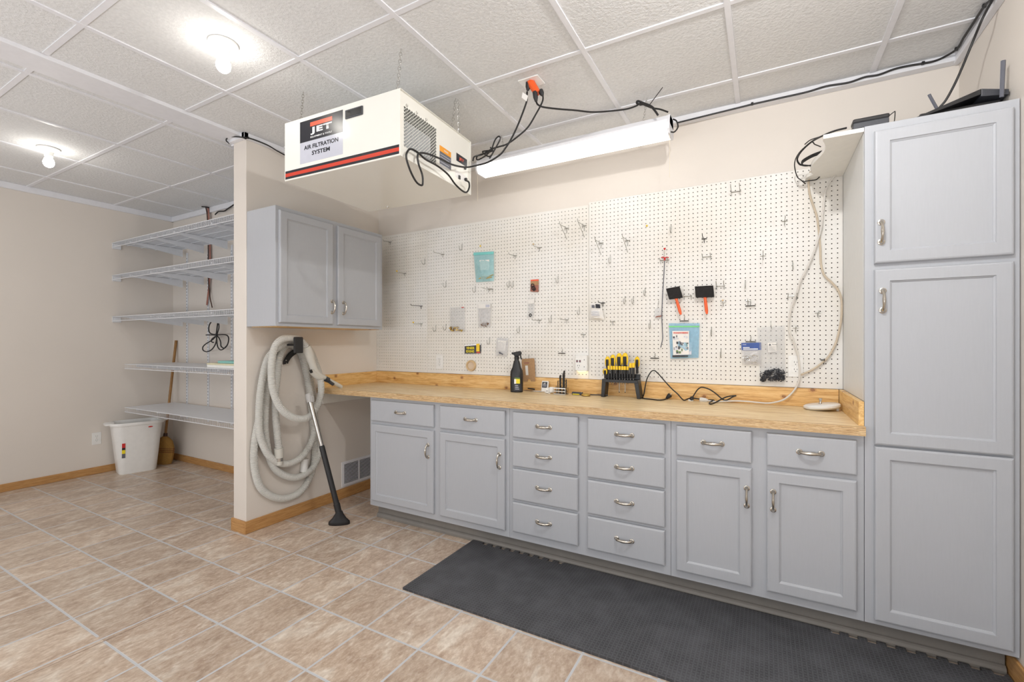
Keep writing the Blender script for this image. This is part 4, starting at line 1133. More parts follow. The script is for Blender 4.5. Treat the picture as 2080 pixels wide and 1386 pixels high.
# ------------------------------------------------------------------ top of the pantry
PT = 2.1465
ws = [(0.3615, 2.352), (0.222, 2.352), (0.222, 2.375)]
for i in range(13):
    a = i / 12; ws.append((0.222 + 0.020 * sin(a * pi * 2.0) * (1 - 0.2 * a), 2.375 + a * 0.45))
ws += [(0.195, 2.86), (0.192, 2.92), (0.3615, 2.92)]
o = MB().prism(ws[::-1], lambda x, y, z: (x, y, z), 2.128, 2.1455).build('corner_shelf', 'white_paint', loc=(0.30, 2.63, 2.13), bevel=0.001)
tag(o, 'small white shelf board with a wavy left edge fixed beside the pantry top', 'shelf')
rt = thing('switch_box', 'small black network box with a wire stand on the corner of the pantry top', 'network box', (0.42, 2.42, PT))
p0 = onY(1733, 262, 2.365); p1 = onY(1806, 240, 2.365)
bh = 0.055
MB().box(p0.x, p1.x, 2.36, 2.412, PT, PT + 0.028).build('body', 'charcoal_plastic', rt, bevel=0.004)
MB().box(p0.x - 0.002, p1.x + 0.002, 2.358, 2.414, PT + 0.026, PT + 0.044).build('lid', 'black_plastic', rt, bevel=0.006)
x_ = p1.x
MB().tube(spline([(x_, 2.38, PT + 0.036), (x_ + 0.018, 2.38, PT + 0.050), (x_ + 0.022, 2.38, PT + 0.048), (x_ + 0.018, 2.38, PT + 0.006), (x_ + 0.004, 2.38, PT + 0.004)], 5), 0.0018, 6).build('wire_stand', 'dark_steel', rt)
lp = thing('laptop_case', 'flat black case tilted on top of the pantry behind the antennas', 'case', (0.68, 2.55, PT))
q0 = onY(1862, 238, 2.45); q1 = onY(1993, 190, 2.45); q2 = onY(2045, 200, 2.45); 
# a slab tilted up towards the right wall
x0, z0_, x1, z1_ = 0.47, PT + 0.004, 0.735, PT + 0.092
def slab(m, xa, za, xb, zb, ya, yb, th):
    vs = [(xa, ya, za), (xb, ya, zb), (xb, ya, zb - th), (xa, ya, za - th * 0.2), (xa, yb, za), (xb, yb, zb), (xb, yb, zb - th), (xa, yb, za - th * 0.2)]
    return m.add(vs, [(0, 1, 2, 3), (7, 6, 5, 4), (0, 4, 5, 1), (1, 5, 6, 2), (2, 6, 7, 3), (3, 7, 4, 0)])
slab(MB(), x0, z0_, x1, z1_, 2.42, 2.72, 0.022).build('lid', 'black_plastic', lp, bevel=0.003)
MB().add([(x1, 2.42, z1_), (0.812, 2.42, z1_ - 0.022), (0.812, 2.42, z1_ - 0.042), (x1, 2.42, z1_ - 0.03), (x1, 2.72, z1_), (0.812, 2.72, z1_ - 0.022), (0.812, 2.72, z1_ - 0.042), (x1, 2.72, z1_ - 0.03)], [(0, 1, 2, 3), (7, 6, 5, 4), (0, 4, 5, 1), (1, 5, 6, 2), (2, 6, 7, 3), (3, 7, 4, 0)]).build('front_edge', 'charcoal_plastic', lp, bevel=0.002)
MB().box(0.56, 0.80, 2.45, 2.70, PT, PT + 0.05).build('base', 'black_plastic', lp, bevel=0.004)
MB().tube(spline([(0.475, 2.415, PT + 0.006), (0.462, 2.412, PT + 0.014), (0.450, 2.415, PT + 0.006)], 5), 0.0014, 6).build('loop', 'dark_steel', lp)
for (u0, v0, u1, v1, Y, lb) in ((2038, 123, 2035, 192, 2.40, 'upright grey antenna behind the black case on the pantry top'), (1887, 192, 1906, 226, 2.60, 'slanting dark antenna left of the black case on the pantry top')):
    a, b = onY(u0, v0, Y), onY(u1, v1, Y)
    b = b + (b - a).normalized() * 0.01
    if Y > 2.55: b = b + (b - a).normalized() * 0.05
    an = MB().tube([a, b], [0.0075, 0.0065] if Y < 2.55 else [0.006, 0.006], 6, flat=0.7).build('antenna', 'grey_ink', loc=tuple(b))
    tag(an, lb, 'antenna')
# black coil of cable hanging beside the corner shelf
def zD(x, y, Y): return onY(1560 + x / 6.3, 180 + y / 6.3, Y)
ck = thing('cable_coil', 'coil of black cable hanging at the wavy edge of the small white shelf', 'cable', tuple(zD(460, 980, 2.72)))
for k in range(4):
    d = k * 9
    MB().tube(spline([zD(690, 800 + d, 2.74), (zD(560, 850 + d, 2.72)), zD(450, 915 + d, 2.70), zD(435, 960 + d * 0.6, 2.70), zD(480, 990 - d * 0.3, 2.72), zD(640, 965 + d * 1.2, 2.75)], 6), 0.0035, 6).build('turn', 'black_cable', ck, smooth=True)
MB().tube(spline([zD(1000, 505, 2.40), zD(860, 540, 2.45), (zD(730, 590, 2.50)), zD(560, 680, 2.60), zD(430, 800, 2.66), zD(375, 900, 2.68), zD(400, 965, 2.70), zD(455, 985, 2.71)], 6), 0.0042, 7).build('lead', 'black_cable', ck, smooth=True)
MB().tube(spline([zD(470, 715, 2.62), zD(540, 660, 2.60), zD(640, 625, 2.56), zD(720, 600, 2.52)], 6), 0.0026, 6).build('thin_wire', 'black_cable', ck, smooth=True)
MB().tube(spline([zD(675, 745, 2.66), zD(600, 715, 2.63), zD(550, 690, 2.62), zD(400, 820, 2.70), zD(340, 960, 2.78), zD(370, 1120, 2.84), zD(420, 1170, 2.86), zD(480, 1220, 2.88)], 6), 0.0026, 6).build('thin_wire', 'black_cable', ck, smooth=True)
MB().tube(spline([zD(455, 1192, 2.88), zD(530, 1178, 2.88), zD(610, 1168, 2.88), zD(650, 1140, 2.88), zD(680, 1105, 2.88)], 6), 0.0028, 6).build('thin_wire', 'black_cable', ck, smooth=True)
cable('white_loop', [zD(670, 835, 2.70), zD(600, 900, 2.72), zD(555, 980, 2.76), zD(560, 1060, 2.80), zD(600, 1085, 2.82), zD(660, 1010, 2.78), zD(700, 900, 2.72), zD(690, 820, 2.70)], 0.0040, 'white_cable', 'white cable loop at the wavy edge of the small white shelf', 'cable')

# ------------------------------------------------------------------ pegboard hooks
def hk_straight(name, mat, L=0.085, tip=None, drop=0.020, bar=0.028, lift=0.012):
    """L: rod length; the hook is built with its base at the origin, sticking out towards -Y"""
    def mk_(loc, label, Lx=None, rise=None):
        Lx = Lx or L
        r = thing(name, label, 'hook', loc, group='hooks on the pegboard')
        m = MB()
        m.tube(spline([(0, 0.010, 0.004), (0, -0.004, 0.004), (0, -Lx * 0.5, 0.002), (0, -Lx * 0.93, 0.001), (0, -Lx, lift)], 4), 0.0021, 7)
        m.tube([(0, -0.003, 0.004), (0, -0.003, -drop)], 0.0021, 7)
        m.build('rod', mat, r, smooth=True, local=True)
        MB().tube([(-bar / 2, -0.004, 0.004), (bar / 2, -0.004, 0.004)], 0.0028, 7).build('crossbar', mat, r, smooth=True, local=True)
        if tip: MB().lathe([(0.0015, -0.006), (0.0052, -0.005), (0.0052, 0.004), (0.003, 0.006)], (0, -Lx, lift), 'y', 10).build('tip', tip, r, smooth=True, local=True)
        return r
    return mk_
def hk_j(loc, label, s=1.0):
    r = thing('pegboard_hook', label, 'hook', loc, group='hooks on the pegboard')
    s *= 1.25
    pts = [(0, 0.012, 0.024 * s), (0, -0.004, 0.024 * s), (0, -0.0045, 0.0), (0, -0.010, -0.010 * s), (0, -0.022 * s, -0.013 * s), (0, -0.032 * s, -0.004 * s), (0, -0.035 * s, 0.012 * s)]
    MB().tube(spline(pts, 5), 0.0020, 7).build('wire', 'zinc_wire', r, smooth=True, local=True)
    return r
def hk_double(loc, label, L=0.05, w_=0.046, lift=0.03, mat='zinc_wire', drop=0.022):
    r = thing('double_hook', label, 'hook', loc, group='hooks on the pegboard')
    MB().tube([(-w_ / 2 - 0.004, -0.004, 0), (w_ / 2 + 0.004, -0.004, 0)], 0.0026, 7).build('crossbar', mat, r, smooth=True, local=True)
    for s_ in (-1, 1):
        m = MB()
        m.tube(spline([(s_ * w_ / 2, 0.010, 0.002), (s_ * w_ / 2, -0.004, 0.002), (s_ * w_ / 2, -L * 0.6, 0.0), (s_ * w_ / 2, -L, lift)], 4), 0.0020, 7)
        m.tube([(s_ * w_ / 2, -0.003, 0.0), (s_ * w_ / 2, -0.003, -drop)], 0.0020, 7)
        m.build('prong', mat, r, smooth=True, local=True)
    return r
def hk_tri(loc, label, L=0.13, drop=0.075):
    r = thing('bracket_hook', label, 'hook', loc, group='hooks on the pegboard')
    MB().tube(spline([(0, 0.010, 0.0), (0, -0.004, 0.0), (0, -L * 0.5, 0.0), (0, -L + 0.012, 0.0), (0, -L, 0.018)], 4), 0.0022, 7).build('rod', 'zinc_wire', r, smooth=True, local=True)
    MB().tube([(0, -L + 0.014, -0.001), (0, -0.002, -drop)], 0.0018, 7).build('brace', 'zinc_wire', r, smooth=True, local=True)
    m = MB(); m.tube([(-0.016, -0.004, 0), (0.016, -0.004, 0)], 0.0028, 7); m.tube([(0, -0.003, 0), (0, -0.003, -0.035)], 0.0022, 7)
    m.build('crossbar', 'zinc_wire', r, smooth=True, local=True)
    return r
def P(u, v, Y=PY): return tuple(onY(u, v, Y))
rod = hk_straight('straight_hook', 'zinc_wire'); drk = hk_straight('straight_hook', 'dark_steel')
wtip = hk_straight('straight_hook', 'zinc_wire', tip='pale_wood'); ytip = hk_straight('straight_hook', 'zinc_wire', tip='yellow_plastic')
for (u, v, fn, lb) in (
    (792.8, 493, lambda l, t: rod(l, t), 'steel pegboard hook right beside the top corner of the wall cabinet'),
    (900, 518, lambda l, t: rod(l, t, 0.12), 'long steel pegboard hook left of the teal zip bag near the board top'),
    (1046.7, 521, lambda l, t: rod(l, t, 0.10), 'long steel pegboard hook first to the right of the teal zip bag'),
    (856, 623, lambda l, t: drk(l, t, 0.13), 'dark steel pegboard hook pointing out on the narrow pegboard panel'),
    (856, 659, lambda l, t: ytip(l, t, 0.10), 'pegboard hook with a yellow tip below the dark one on the narrow panel'),
    (823, 557, lambda l, t: ytip(l, t, 0.10), 'pegboard hook with a yellow tip near the lower right of the wall cabinet'),
    (1096, 505, lambda l, t: wtip(l, t, 0.10), 'pegboard hook with a wooden tip above the small orange card'),
    (1096, 652, lambda l, t: rod(l, t, 0.12), 'long steel pegboard hook just below the small clear bag with the black ring'),
    (1151.5, 651, lambda l, t: rod(l, t, 0.12), 'long steel pegboard hook midway between the black ring bag and the white pouch'),
    (1245, 655, lambda l, t: rod(l, t, 0.06), 'short steel pegboard hook just right of the white pouch'),
    (1185.6, 681, lambda l, t: rod(l, t, 0.05), 'short steel pegboard hook above the white surge outlet'),
    (1225, 617, lambda l, t: drk(l, t, 0.10), 'dark steel hook that holds the white pouch'),
    (1430.6, 487, lambda l, t: drk(l, t, 0.10), 'dark curved pegboard hook alone above the right foam brush'),
    (1593.5, 451, lambda l, t: rod(l, t, 0.10), 'upper steel pegboard hook left of the hanging tan cable'),
    (1550, 521, lambda l, t: rod(l, t, 0.12), 'steel pegboard hook pointing out in the middle of the empty right area'),
    (1469.4, 616, lambda l, t: wtip(l, t, 0.05), 'pegboard hook with a wooden tip right of the right foam brush'),
    (1519.5, 613, lambda l, t: rod(l, t, 0.07), 'steel pegboard hook directly above a dark horizontal bar'),
    (1661, 637, lambda l, t: rod(l, t, 0.05), 'steel pegboard hook between the white and tan hanging cables'),
    (1616, 667, lambda l, t: rod(l, t, 0.05), 'steel pegboard hook above the pale outlet at the right'),
    (1673, 733, lambda l, t: drk(l, t, 0.03), 'small dark hook holding the tan cable back')):
    fn(P(u, v), lb)
for (u, v, lb) in (
    (939, 505, 'small wire hook above and left of the teal zip bag'), (863.5, 534, 'small wire hook at the seam between the narrow and middle pegboards'),
    (906.5, 580, 'wire J hook well left of the teal zip bag bottom'), (966, 590, 'wire J hook below the left corner of the teal zip bag'),
    (886, 669, 'left one of two J hooks beside the brass fittings bag'), (906.5, 667, 'right one of two J hooks beside the brass fittings bag'),
    (1055.5, 672, 'small wire hook above the spray bottle'), (995, 695, 'small wire hook right of the yellow and black card'),
    (1035, 580, 'left one of two small hooks between the teal bag and orange card'), (1043, 580, 'right one of two small hooks between the teal bag and orange card'),
    (1134, 571, 'small wire hook right of the orange card'),
    (1240, 531, 'small wire hook under the bracket hooks of the right panel'), (1270, 613, 'left one of two J hooks right of the white pouch'),
    (1286.7, 613, 'right one of two J hooks right of the white pouch'), (1310.7, 596, 'small wire hook left of the long flexible tool'),
    (1120, 651, 'small wire hook between the two long hooks left of the white pouch'), (1177, 635, 'small wire hook left of the white pouch at the panel seam'),
    (1363.4, 469, 'small wire hook high above the left foam brush'), (1610, 542, 'bright wire hook left of the crossing of the hanging cables'),
    (1514, 581, 'bright wire hook above the dark bar right of the foam brushes'), (1445.5, 676, 'wire hook right of the blue zip bag top'),
    (1464.5, 720, 'wire hook right of the blue zip bag bottom'), (1321, 663, 'wire hook left of the blue zip bag')):
    hk_j(P(u, v), lb)
for (u, v, L, w_, lift, lb) in (
    (997, 588, 0.09, 0.036, 0.004, 'double wire hook just below the teal zip bag'),
    (1494.7, 390, 0.10, 0.044, 0.016, 'double wire hook with two long prongs at the top of the right pegboard'),
    (1435.8, 522, 0.05, 0.044, 0.012, 'double wire hook above the right foam brush'),
    (1463.7, 581, 0.06, 0.040, 0.022, 'double wire hook at the upper right of the right foam brush'),
    (1350, 529, 0.05, 0.046, 0.010, 'double wire hook holding the long flexible tool'),
    (1609, 602, 0.05, 0.040, 0.012, 'double wire hook behind the white hanging cable'),
    (1397, 602, 0.04, 0.040, 0.006, 'double wire hook holding both foam brushes')):
    hk_double(P(u, v), lb, L, w_, lift)
for (u, v, lb) in ((1151.5, 464, 'left one of two triangular bracket hooks at the top of the middle pegboard'), (1187, 459, 'right one of two triangular bracket hooks at the top of the middle pegboard'),
                   (1221, 494.4, 'left one of two triangular bracket hooks at the top of the right pegboard'), (1275, 489, 'right one of two triangular bracket hooks at the top of the right pegboard')):
    hk_tri(P(u, v), lb)
def tbar(u, v, label, w_=0.052):
    p = onY(u, v, PY - 0.012)
    r = thing('bar_hook', label, 'hook', (p.x, PY, p.z), group='hooks on the pegboard')
    MB().tube([(p.x - w_ / 2, PY - 0.016, p.z), (p.x + w_ / 2, PY - 0.016, p.z)], 0.0030, 8).build('bar', 'dark_steel', r, smooth=True)
    MB().tube(spline([(p.x, PY + 0.01, p.z + 0.028), (p.x, PY - 0.004, p.z + 0.028), (p.x, PY - 0.005, p.z + 0.002), (p.x, PY - 0.016, p.z - 0.002)], 4), 0.0018, 6).build('wire', 'zinc_wire', r, smooth=True)
for u, v, lb in ((1141.5, 718, 'dark bar hook to the left of the white surge outlet'), (1524.4, 621.8, 'dark bar hook under a steel hook, right of the foam brushes'),
                 (1390, 652.4, 'dark bar hook from which the blue zip bag hangs'), (1330, 728, 'dark bar hook above and right of the screwdriver rack'),
                 (1525, 694.5, 'dark bar hook holding the blue headed pack')): tbar(u, v, lb)
o = MB().tube(spline([P(1566, 652, PY - 0.002), P(1566, 660, PY - 0.004), P(1567, 668, PY - 0.02)], 4), 0.002, 6).build('bag_hook', 'zinc_wire', loc=P(1566, 652), smooth=True)
tag(o, 'wire hook at the top of the large clear bag', 'hook')
for (u, v, lb) in ((976, 500, 'yellow pin above the teal zip bag'), (1314, 459, 'yellow round plug in the right pegboard left of the middle')):
    p = onY(u, v, PY); o = MB().lathe([(0.006, 0), (0.006, 0.004), (0.003, 0.006)], (p.x, PY, p.z), 'y', 14).build('plug_pin', 'yellow_print', loc=(p.x, PY, p.z)); tag(o, lb, 'pin')

# ------------------------------------------------------------------ bags and cards on the pegboard
def bag(name, quad, depth, mat, label, cat='bag', hdr=0.10, Y=PY - 0.012, seed=1, back=None):
    """quad: four photo corners TL TR BR BL of the hanging bag; a puffed bag a few millimetres off the board"""
    rnd = random.Random(seed)
    c = [onY(u, v, Y) for u, v in quad]
    ctr = (c[0] + c[1] + c[2] + c[3]) / 4
    r = thing(name, label, cat, tuple(ctr))
    nu, nv = 9, 12
    F = []; B = []
    for j in range(nv + 1):
        for i in range(nu + 1):
            s_, t_ = i / nu, j / nv
            p = (c[0] * (1 - s_) + c[1] * s_) * (1 - t_) + (c[3] * (1 - s_) + c[2] * s_) * t_
            e = sin(pi * s_) ** 0.7 * (0 if t_ <= hdr else sin(pi * min(1, (t_ - hdr) / (1 - hdr)) ** 1.6) ** 0.6)
            d = depth * e * (1 + rnd.uniform(-0.25, 0.25))
            F.append(p + Vector((0, -d - 0.0006, 0))); B.append(p + Vector((0, min(d * 0.25, 0.006) + 0.0006, 0)))
    n = nu + 1; fs = []
    for j in range(nv):
        for i in range(nu):
            a = j * n + i
            fs.append((a, a + n, a + n + 1, a + 1)); b = len(F) + a; fs.append((b, b + 1, b + n + 1, b + n))
    m = MB().add(F + B, fs)
    m.build('film', mat, r, smooth=True)
    return r, c
def bl(c, s_, t_, dy=0.0):
    return (c[0] * (1 - s_) + c[1] * s_) * (1 - t_) + (c[3] * (1 - s_) + c[2] * s_) * t_ + Vector((0, dy, 0))
def patch(r, c, s0, s1, t0, t1, mat, name, dy=-0.004, th=0.0008):
    q = [bl(c, s0, t0, dy), bl(c, s1, t0, dy), bl(c, s1, t1, dy), bl(c, s0, t1, dy)]
    q2 = [p + Vector((0, th, 0)) for p in q]
    return MB().add(q + q2, [(3, 2, 1, 0), (4, 5, 6, 7), (0, 1, 5, 4), (1, 2, 6, 5), (2, 3, 7, 6), (3, 0, 4, 7)]).build(name, mat, r)
def words(r, c, s_, t_, txt, hgt, mat, name='print', dy=-0.005, wid=None, bold=0.01):
    p = bl(c, s_, t_, dy); return text(name, txt, hgt, faceY(p.x, p.y, p.z), mat, r, width=wid, bold=bold)

r, c = bag('zip_bag', [(962, 513), (1003, 510.5), (1003, 571), (967, 573.5)], 0.020, 'film_teal', 'teal tinted zip bag with small parts hanging high on the middle pegboard', hdr=0.14, seed=3)
patch(r, c, 0.0, 1.0, 0.02, 0.10, 'teal_plastic', 'zip_strip')
patch(r, c, 0.3, 0.8, 0.28, 0.62, 'paper', 'paper_insert', dy=-0.008)
for k in range(9):
    a = bl(c, 0.22 + 0.07 * k, 0.90 - 0.03 * (k % 3), -0.012); MB().tube([a, a + Vector((0.035, 0.004, 0.010 - 0.004 * (k % 4)))], 0.0032, 6).build('screw', 'brass', r)
r, c = bag('small_bag', [(914, 625), (944, 624), (944, 674), (913, 674)], 0.022, 'film_clear', 'small clear bag of brass fittings below a dark hook', hdr=0.1, seed=4)
rnd = random.Random(5)
for k in range(16):
    a = bl(c, rnd.uniform(0.12, 0.85), rnd.uniform(0.80, 0.97), -rnd.uniform(0.004, 0.018)); dr = Vector((rnd.uniform(-1, 1), rnd.uniform(-.5, .5), rnd.uniform(-.5, .5))).normalized()
    MB().tube([a - dr * 0.011, a, a + dr * 0.011], [0.004, 0.0055, 0.003], 6).build('fitting', 'brass', r)
patch(r, c, 0.80, 0.95, 0.0, 0.03, 'red_plastic', 'zip_tab', dy=-0.004)
r, c = bag('small_bag', [(971, 617.5), (997, 617), (996, 664), (972, 665)], 0.016, 'film_thick', 'small clear bag of brown parts with a printed top right corner', hdr=0.22, seed=6)
patch(r, c, 0.02, 0.98, 0.0, 0.20, 'paper', 'header', dy=-0.002); patch(r, c, 0.62, 0.92, 0.04, 0.16, 'silver_ink', 'print_block', dy=-0.004)
for k in range(10):
    a = bl(c, rnd.uniform(0.15, 0.85), rnd.uniform(0.78, 0.95), -rnd.uniform(0.004, 0.012)); dr = Vector((rnd.uniform(-1, 1), 0, rnd.uniform(-.6, .6))).normalized()
    MB().tube([a - dr * 0.008, a + dr * 0.008], 0.0040, 6).build('part', 'brown_parts', r)
# yellow and black edging card
cq = [onY(u, v, PY - 0.010) for u, v in ((944, 701), (976.5, 698), (976.5, 718), (944, 718.5))]
r = thing('product_card', 'yellow and black card reading veneer edging, hanging above the wooden ring', 'card', tuple(cq[0]))
patch(r, cq, 0, 1, 0, 1, 'black_ink', 'card', dy=0); patch(r, cq, 0.0, 1, 0.0, 0.14, 'white_ink', 'top_stripe', dy=-0.001)
patch(r, cq, 0.74, 0.94, 0.0, 0.80, 'yellow_plastic', 'yellow_block', dy=-0.003); patch(r, cq, 0.74, 0.96, 0.84, 0.97, 'red_ink', 'red_block', dy=-0.001)
words(r, cq, 0.36, 0.40, 'VENEER', 0.019, 'yellow_ink', 'letters', -0.0015, 0.078, 0.03); words(r, cq, 0.35, 0.76, 'EDGING', 0.019, 'yellow_ink', 'letters', -0.0015, 0.074, 0.03)
# wooden ring
p = onY(957, 743, PY - 0.008)
r = thing('wooden_ring', 'round ring of pale veneer edging leaning on the pegboard below the yellow card', 'ring', tuple(p))
MB().lathe([(0.030, 0.008), (0.033, 0.012), (0.041, 0.012), (0.043, 0.006), (0.043, -0.005), (0.030, -0.005), (0.030, 0.008)], tuple(p), 'y', 36, caps=False).build('rim', 'pale_wood', r, smooth=True)
MB().lathe([(0.030, -0.004), (0.030, 0.002), (0.001, 0.002)], tuple(p), 'y', 30).build('core', 'card_tan', r, smooth=True)
r, c = bag('paper_bag', [(1009, 686), (1033, 687), (1030, 725), (1006, 723)], 0.010, 'film_thick', 'small white paper-like bag with one dark screw, above the spray bottle', hdr=0.1, seed=8)
patch(r, c, 0.15, 0.85, 0.15, 0.7, 'paper', 'paper_insert', dy=-0.003)
a = bl(c, 0.38, 0.80, -0.012); MB().tube([a, a + Vector((0.030, 0, -0.014))], [0.006, 0.004], 8).build('screw', 'grey_ink', r)
# orange card with black rings
cq = [onY(u, v, PY - 0.010) for u, v in ((1078, 568.5), (1094, 567.5), (1094, 593.5), (1077, 592.5))]
r = thing('small_card', 'small orange and clear card holding black rings on the middle pegboard', 'card', tuple(cq[0]))
patch(r, cq, 0, 1, 0, 0.45, 'cardboard', 'header', dy=0); patch(r, cq, 0, 1, 0, 0.12, 'orange_ink', 'orange_band', dy=-0.001); patch(r, cq, 0.02, 0.98, 0.45, 1.0, 'tan_strap', 'blister', dy=-0.002, th=0.004)
for (s_, t_, R_) in ((0.30, 0.50, 0.012), (0.42, 0.70, 0.013), (0.52, 0.80, 0.010)):
    q = bl(cq, s_, t_, -0.008); MB().tube([q + Vector((cos(a) * R_, 0, sin(a) * R_)) for a in [2 * pi * k / 18 for k in range(18)]], 0.0026, 6, closed=True).build('rubber_ring', 'black_rubber', r, smooth=True)
r, c = bag('small_bag', [(1073, 608), (1086, 606), (1084, 646), (1071, 646)], 0.010, 'film_clear', 'narrow clear bag with one black ring below the orange card', hdr=0.3, seed=9)
patch(r, c, 0.05, 0.95, 0.02, 0.26, 'paper', 'header', dy=-0.002)
q = bl(c, 0.55, 0.86, -0.010); MB().tube([q + Vector((cos(a) * 0.008, 0, sin(a) * 0.009)) for a in [2 * pi * k / 16 for k in range(16)]], 0.0034, 6, closed=True).build('rubber_ring', 'black_rubber', r, smooth=True)
# white pouch
r, c = bag('white_pouch', [(1200, 616), (1221, 617), (1228, 650), (1197, 648)], 0.024, 'paper', 'plump white pouch with dark print hanging at the seam of the two wide pegboards', hdr=0.08, seed=10)
patch(r, c, 0.55, 0.95, 0.06, 0.30, 'black_ink', 'print_block', dy=-0.022); patch(r, c, 0.2, 0.45, 0.12, 0.30, 'grey_ink', 'print_block', dy=-0.022)
for k in range(4): patch(r, c, 0.22, 0.80, 0.52 + 0.08 * k, 0.55 + 0.08 * k, 'silver_ink', 'print_line', dy=-0.027)
# cardboard sleeve hanging low
cq = [onY(u, v, PY - 0.020) for u, v in ((1059.5, 729.5), (1085, 728), (1087.5, 775), (1063.5, 775.5))]
r = thing('cardboard_sleeve', 'flat brown cardboard sleeve with a white strip, hanging over the worktop back', 'cardboard', tuple(cq[0]))
outl = [(0.04, 0.0), (0.96, 0.0), (1.0, 0.10), (1.0, 1.0), (0.66, 1.0), (0.60, 0.90), (0.40, 0.90), (0.34, 1.0), (0.02, 1.0), (0.0, 0.16)]
n = len(outl); f_ = [bl(cq, a, b, -0.004) for a, b in outl]; b_ = [bl(cq, a, b, 0.004) for a, b in outl]
MB().add(f_ + b_, [tuple(range(n)), tuple(range(2 * n - 1, n - 1, -1))] + [(i, (i + 1) % n, n + (i + 1) % n, n + i) for i in range(n)]).build('board', 'cardboard', r)
patch(r, cq, 0.27, 0.48, 0.30, 0.72, 'paper', 'white_strip', dy=-0.0055); patch(r, cq, 0.20, 0.60, 0.16, 0.21, 'tan_strap', 'slot', dy=-0.0055)
MB().tube([P(1074, 722, PY - 0.003), P(1074, 731, PY - 0.020), P(1074, 733, PY - 0.026)], 0.0018, 6).build('wire', 'zinc_wire', r)
# surge outlet with its small night light
a = onY(1171, 721.5, PY); b = onY(1195.5, 754, PY)
r = thing('surge_outlet', 'white multi-outlet adapter with a glowing underside between the two wide pegboards', 'outlet', (a.x, PY, b.z))
MB().box(a.x, b.x, PY - 0.030, PY - 0.0005, b.z, a.z).build('body', 'white_plastic', r, bevel=0.006)
xc = (a.x + b.x) / 2
MB().box(a.x + 0.012, b.x - 0.012, PY - 0.024, PY - 0.006, b.z - 0.0016, b.z - 0.0002).build('night_light', 'night_glow', r)
for sx in (a.x + (b.x - a.x) * 0.30,):
    for zc in (a.z * 0.30 + b.z * 0.70,):
        for dx in (-0.0065, 0.0065): MB().box(sx + dx - 0.0012, sx + dx + 0.0012, PY - 0.0306, PY - 0.0299, zc, zc + 0.008).build('slot', 'dark_inside', r)
        MB().box(sx - 0.002, sx + 0.002, PY - 0.0306, PY - 0.0299, zc - 0.012, zc - 0.008).build('slot', 'dark_inside', r)
    zc = a.z * 0.62 + b.z * 0.38
    for dx in (-0.010, 0.010): MB().box(sx + dx - 0.006, sx + dx + 0.006, PY - 0.0306, PY - 0.0299, zc - 0.008, zc + 0.008).build('usb_port', 'grey_ink', r)
    for dx in (-0.010, 0.010): MB().box(sx + dx - 0.004, sx + dx + 0.004, PY - 0.0309, PY - 0.0305, zc - 0.001, zc + 0.002).build('usb_tongue', 'red_plastic', r)
for zc in (a.z * 0.74 + b.z * 0.26, a.z * 0.30 + b.z * 0.70):
    MB().box(b.x - 0.022, b.x - 0.018, PY - 0.0306, PY - 0.0299, zc - 0.007, zc + 0.001).build('slot', 'grey_ink', r)
# small bag of screws by the flexible tool
r, c = bag('small_bag', [(1330, 628), (1340, 625), (1345, 646), (1329, 648)], 0.010, 'film_clear', 'tiny clear bag of screws left of the long flexible tool', hdr=0.1, seed=12)
for k in range(5):
    a = bl(c, 0.2 + 0.14 * k, 0.86, -0.008); MB().tube([a, a + Vector((0.012, 0, 0.006))], 0.0028, 6).build('screw', 'tan_strap', r)
MB().tube([P(1338, 611, PY - 0.004), P(1337, 620, PY - 0.012), P(1335, 628, PY - 0.014)], 0.0016, 6).build('wire', 'steel', r)
# blue zip bag with printed leaflet
r, c = bag('zip_bag', [(1358.5, 657), (1421, 657), (1419, 727), (1362, 729)], 0.018, 'film_blue', 'blue tinted zip bag with a printed leaflet on the right pegboard', hdr=0.10, seed=13)
patch(r, c, 0.0, 1.0, 0.075, 0.115, 'green_plastic', 'zip_strip', dy=-0.004)
lf = patch(r, c, 0.12, 0.68, 0.22, 0.90, 'paper', 'leaflet', dy=-0.017)
words(r, c, 0.40, 0.275, 'WOODWORKING', 0.010, 'red_ink', 'leaflet_title', -0.0185, 0.085, 0.05)
rnd = random.Random(21)
for k in range(26):
    s0 = rnd.uniform(0.14, 0.58); t0 = rnd.uniform(0.34, 0.80)
    patch(r, c, s0, s0 + rnd.uniform(0.02, 0.08), t0, t0 + rnd.uniform(0.02, 0.09), rnd.choice(['grey_ink', 'charcoal_plastic', 'green_label', 'silver_ink', 'black_ink', 'grey_cable']), 'leaflet_print', dy=-0.0175 - 0.0001 * k, th=0.0003)
patch(r, c, 0.62, 0.76, 0.62, 0.90, 'silver_ink', 'second_leaf', dy=-0.014)
a = bl(c, 0.09, 0.93, -0.014); MB().tube([a, bl(c, 0.64, 0.94, -0.014)], [0.006, 0.004], 8).build('pen', 'charcoal_plastic', r)
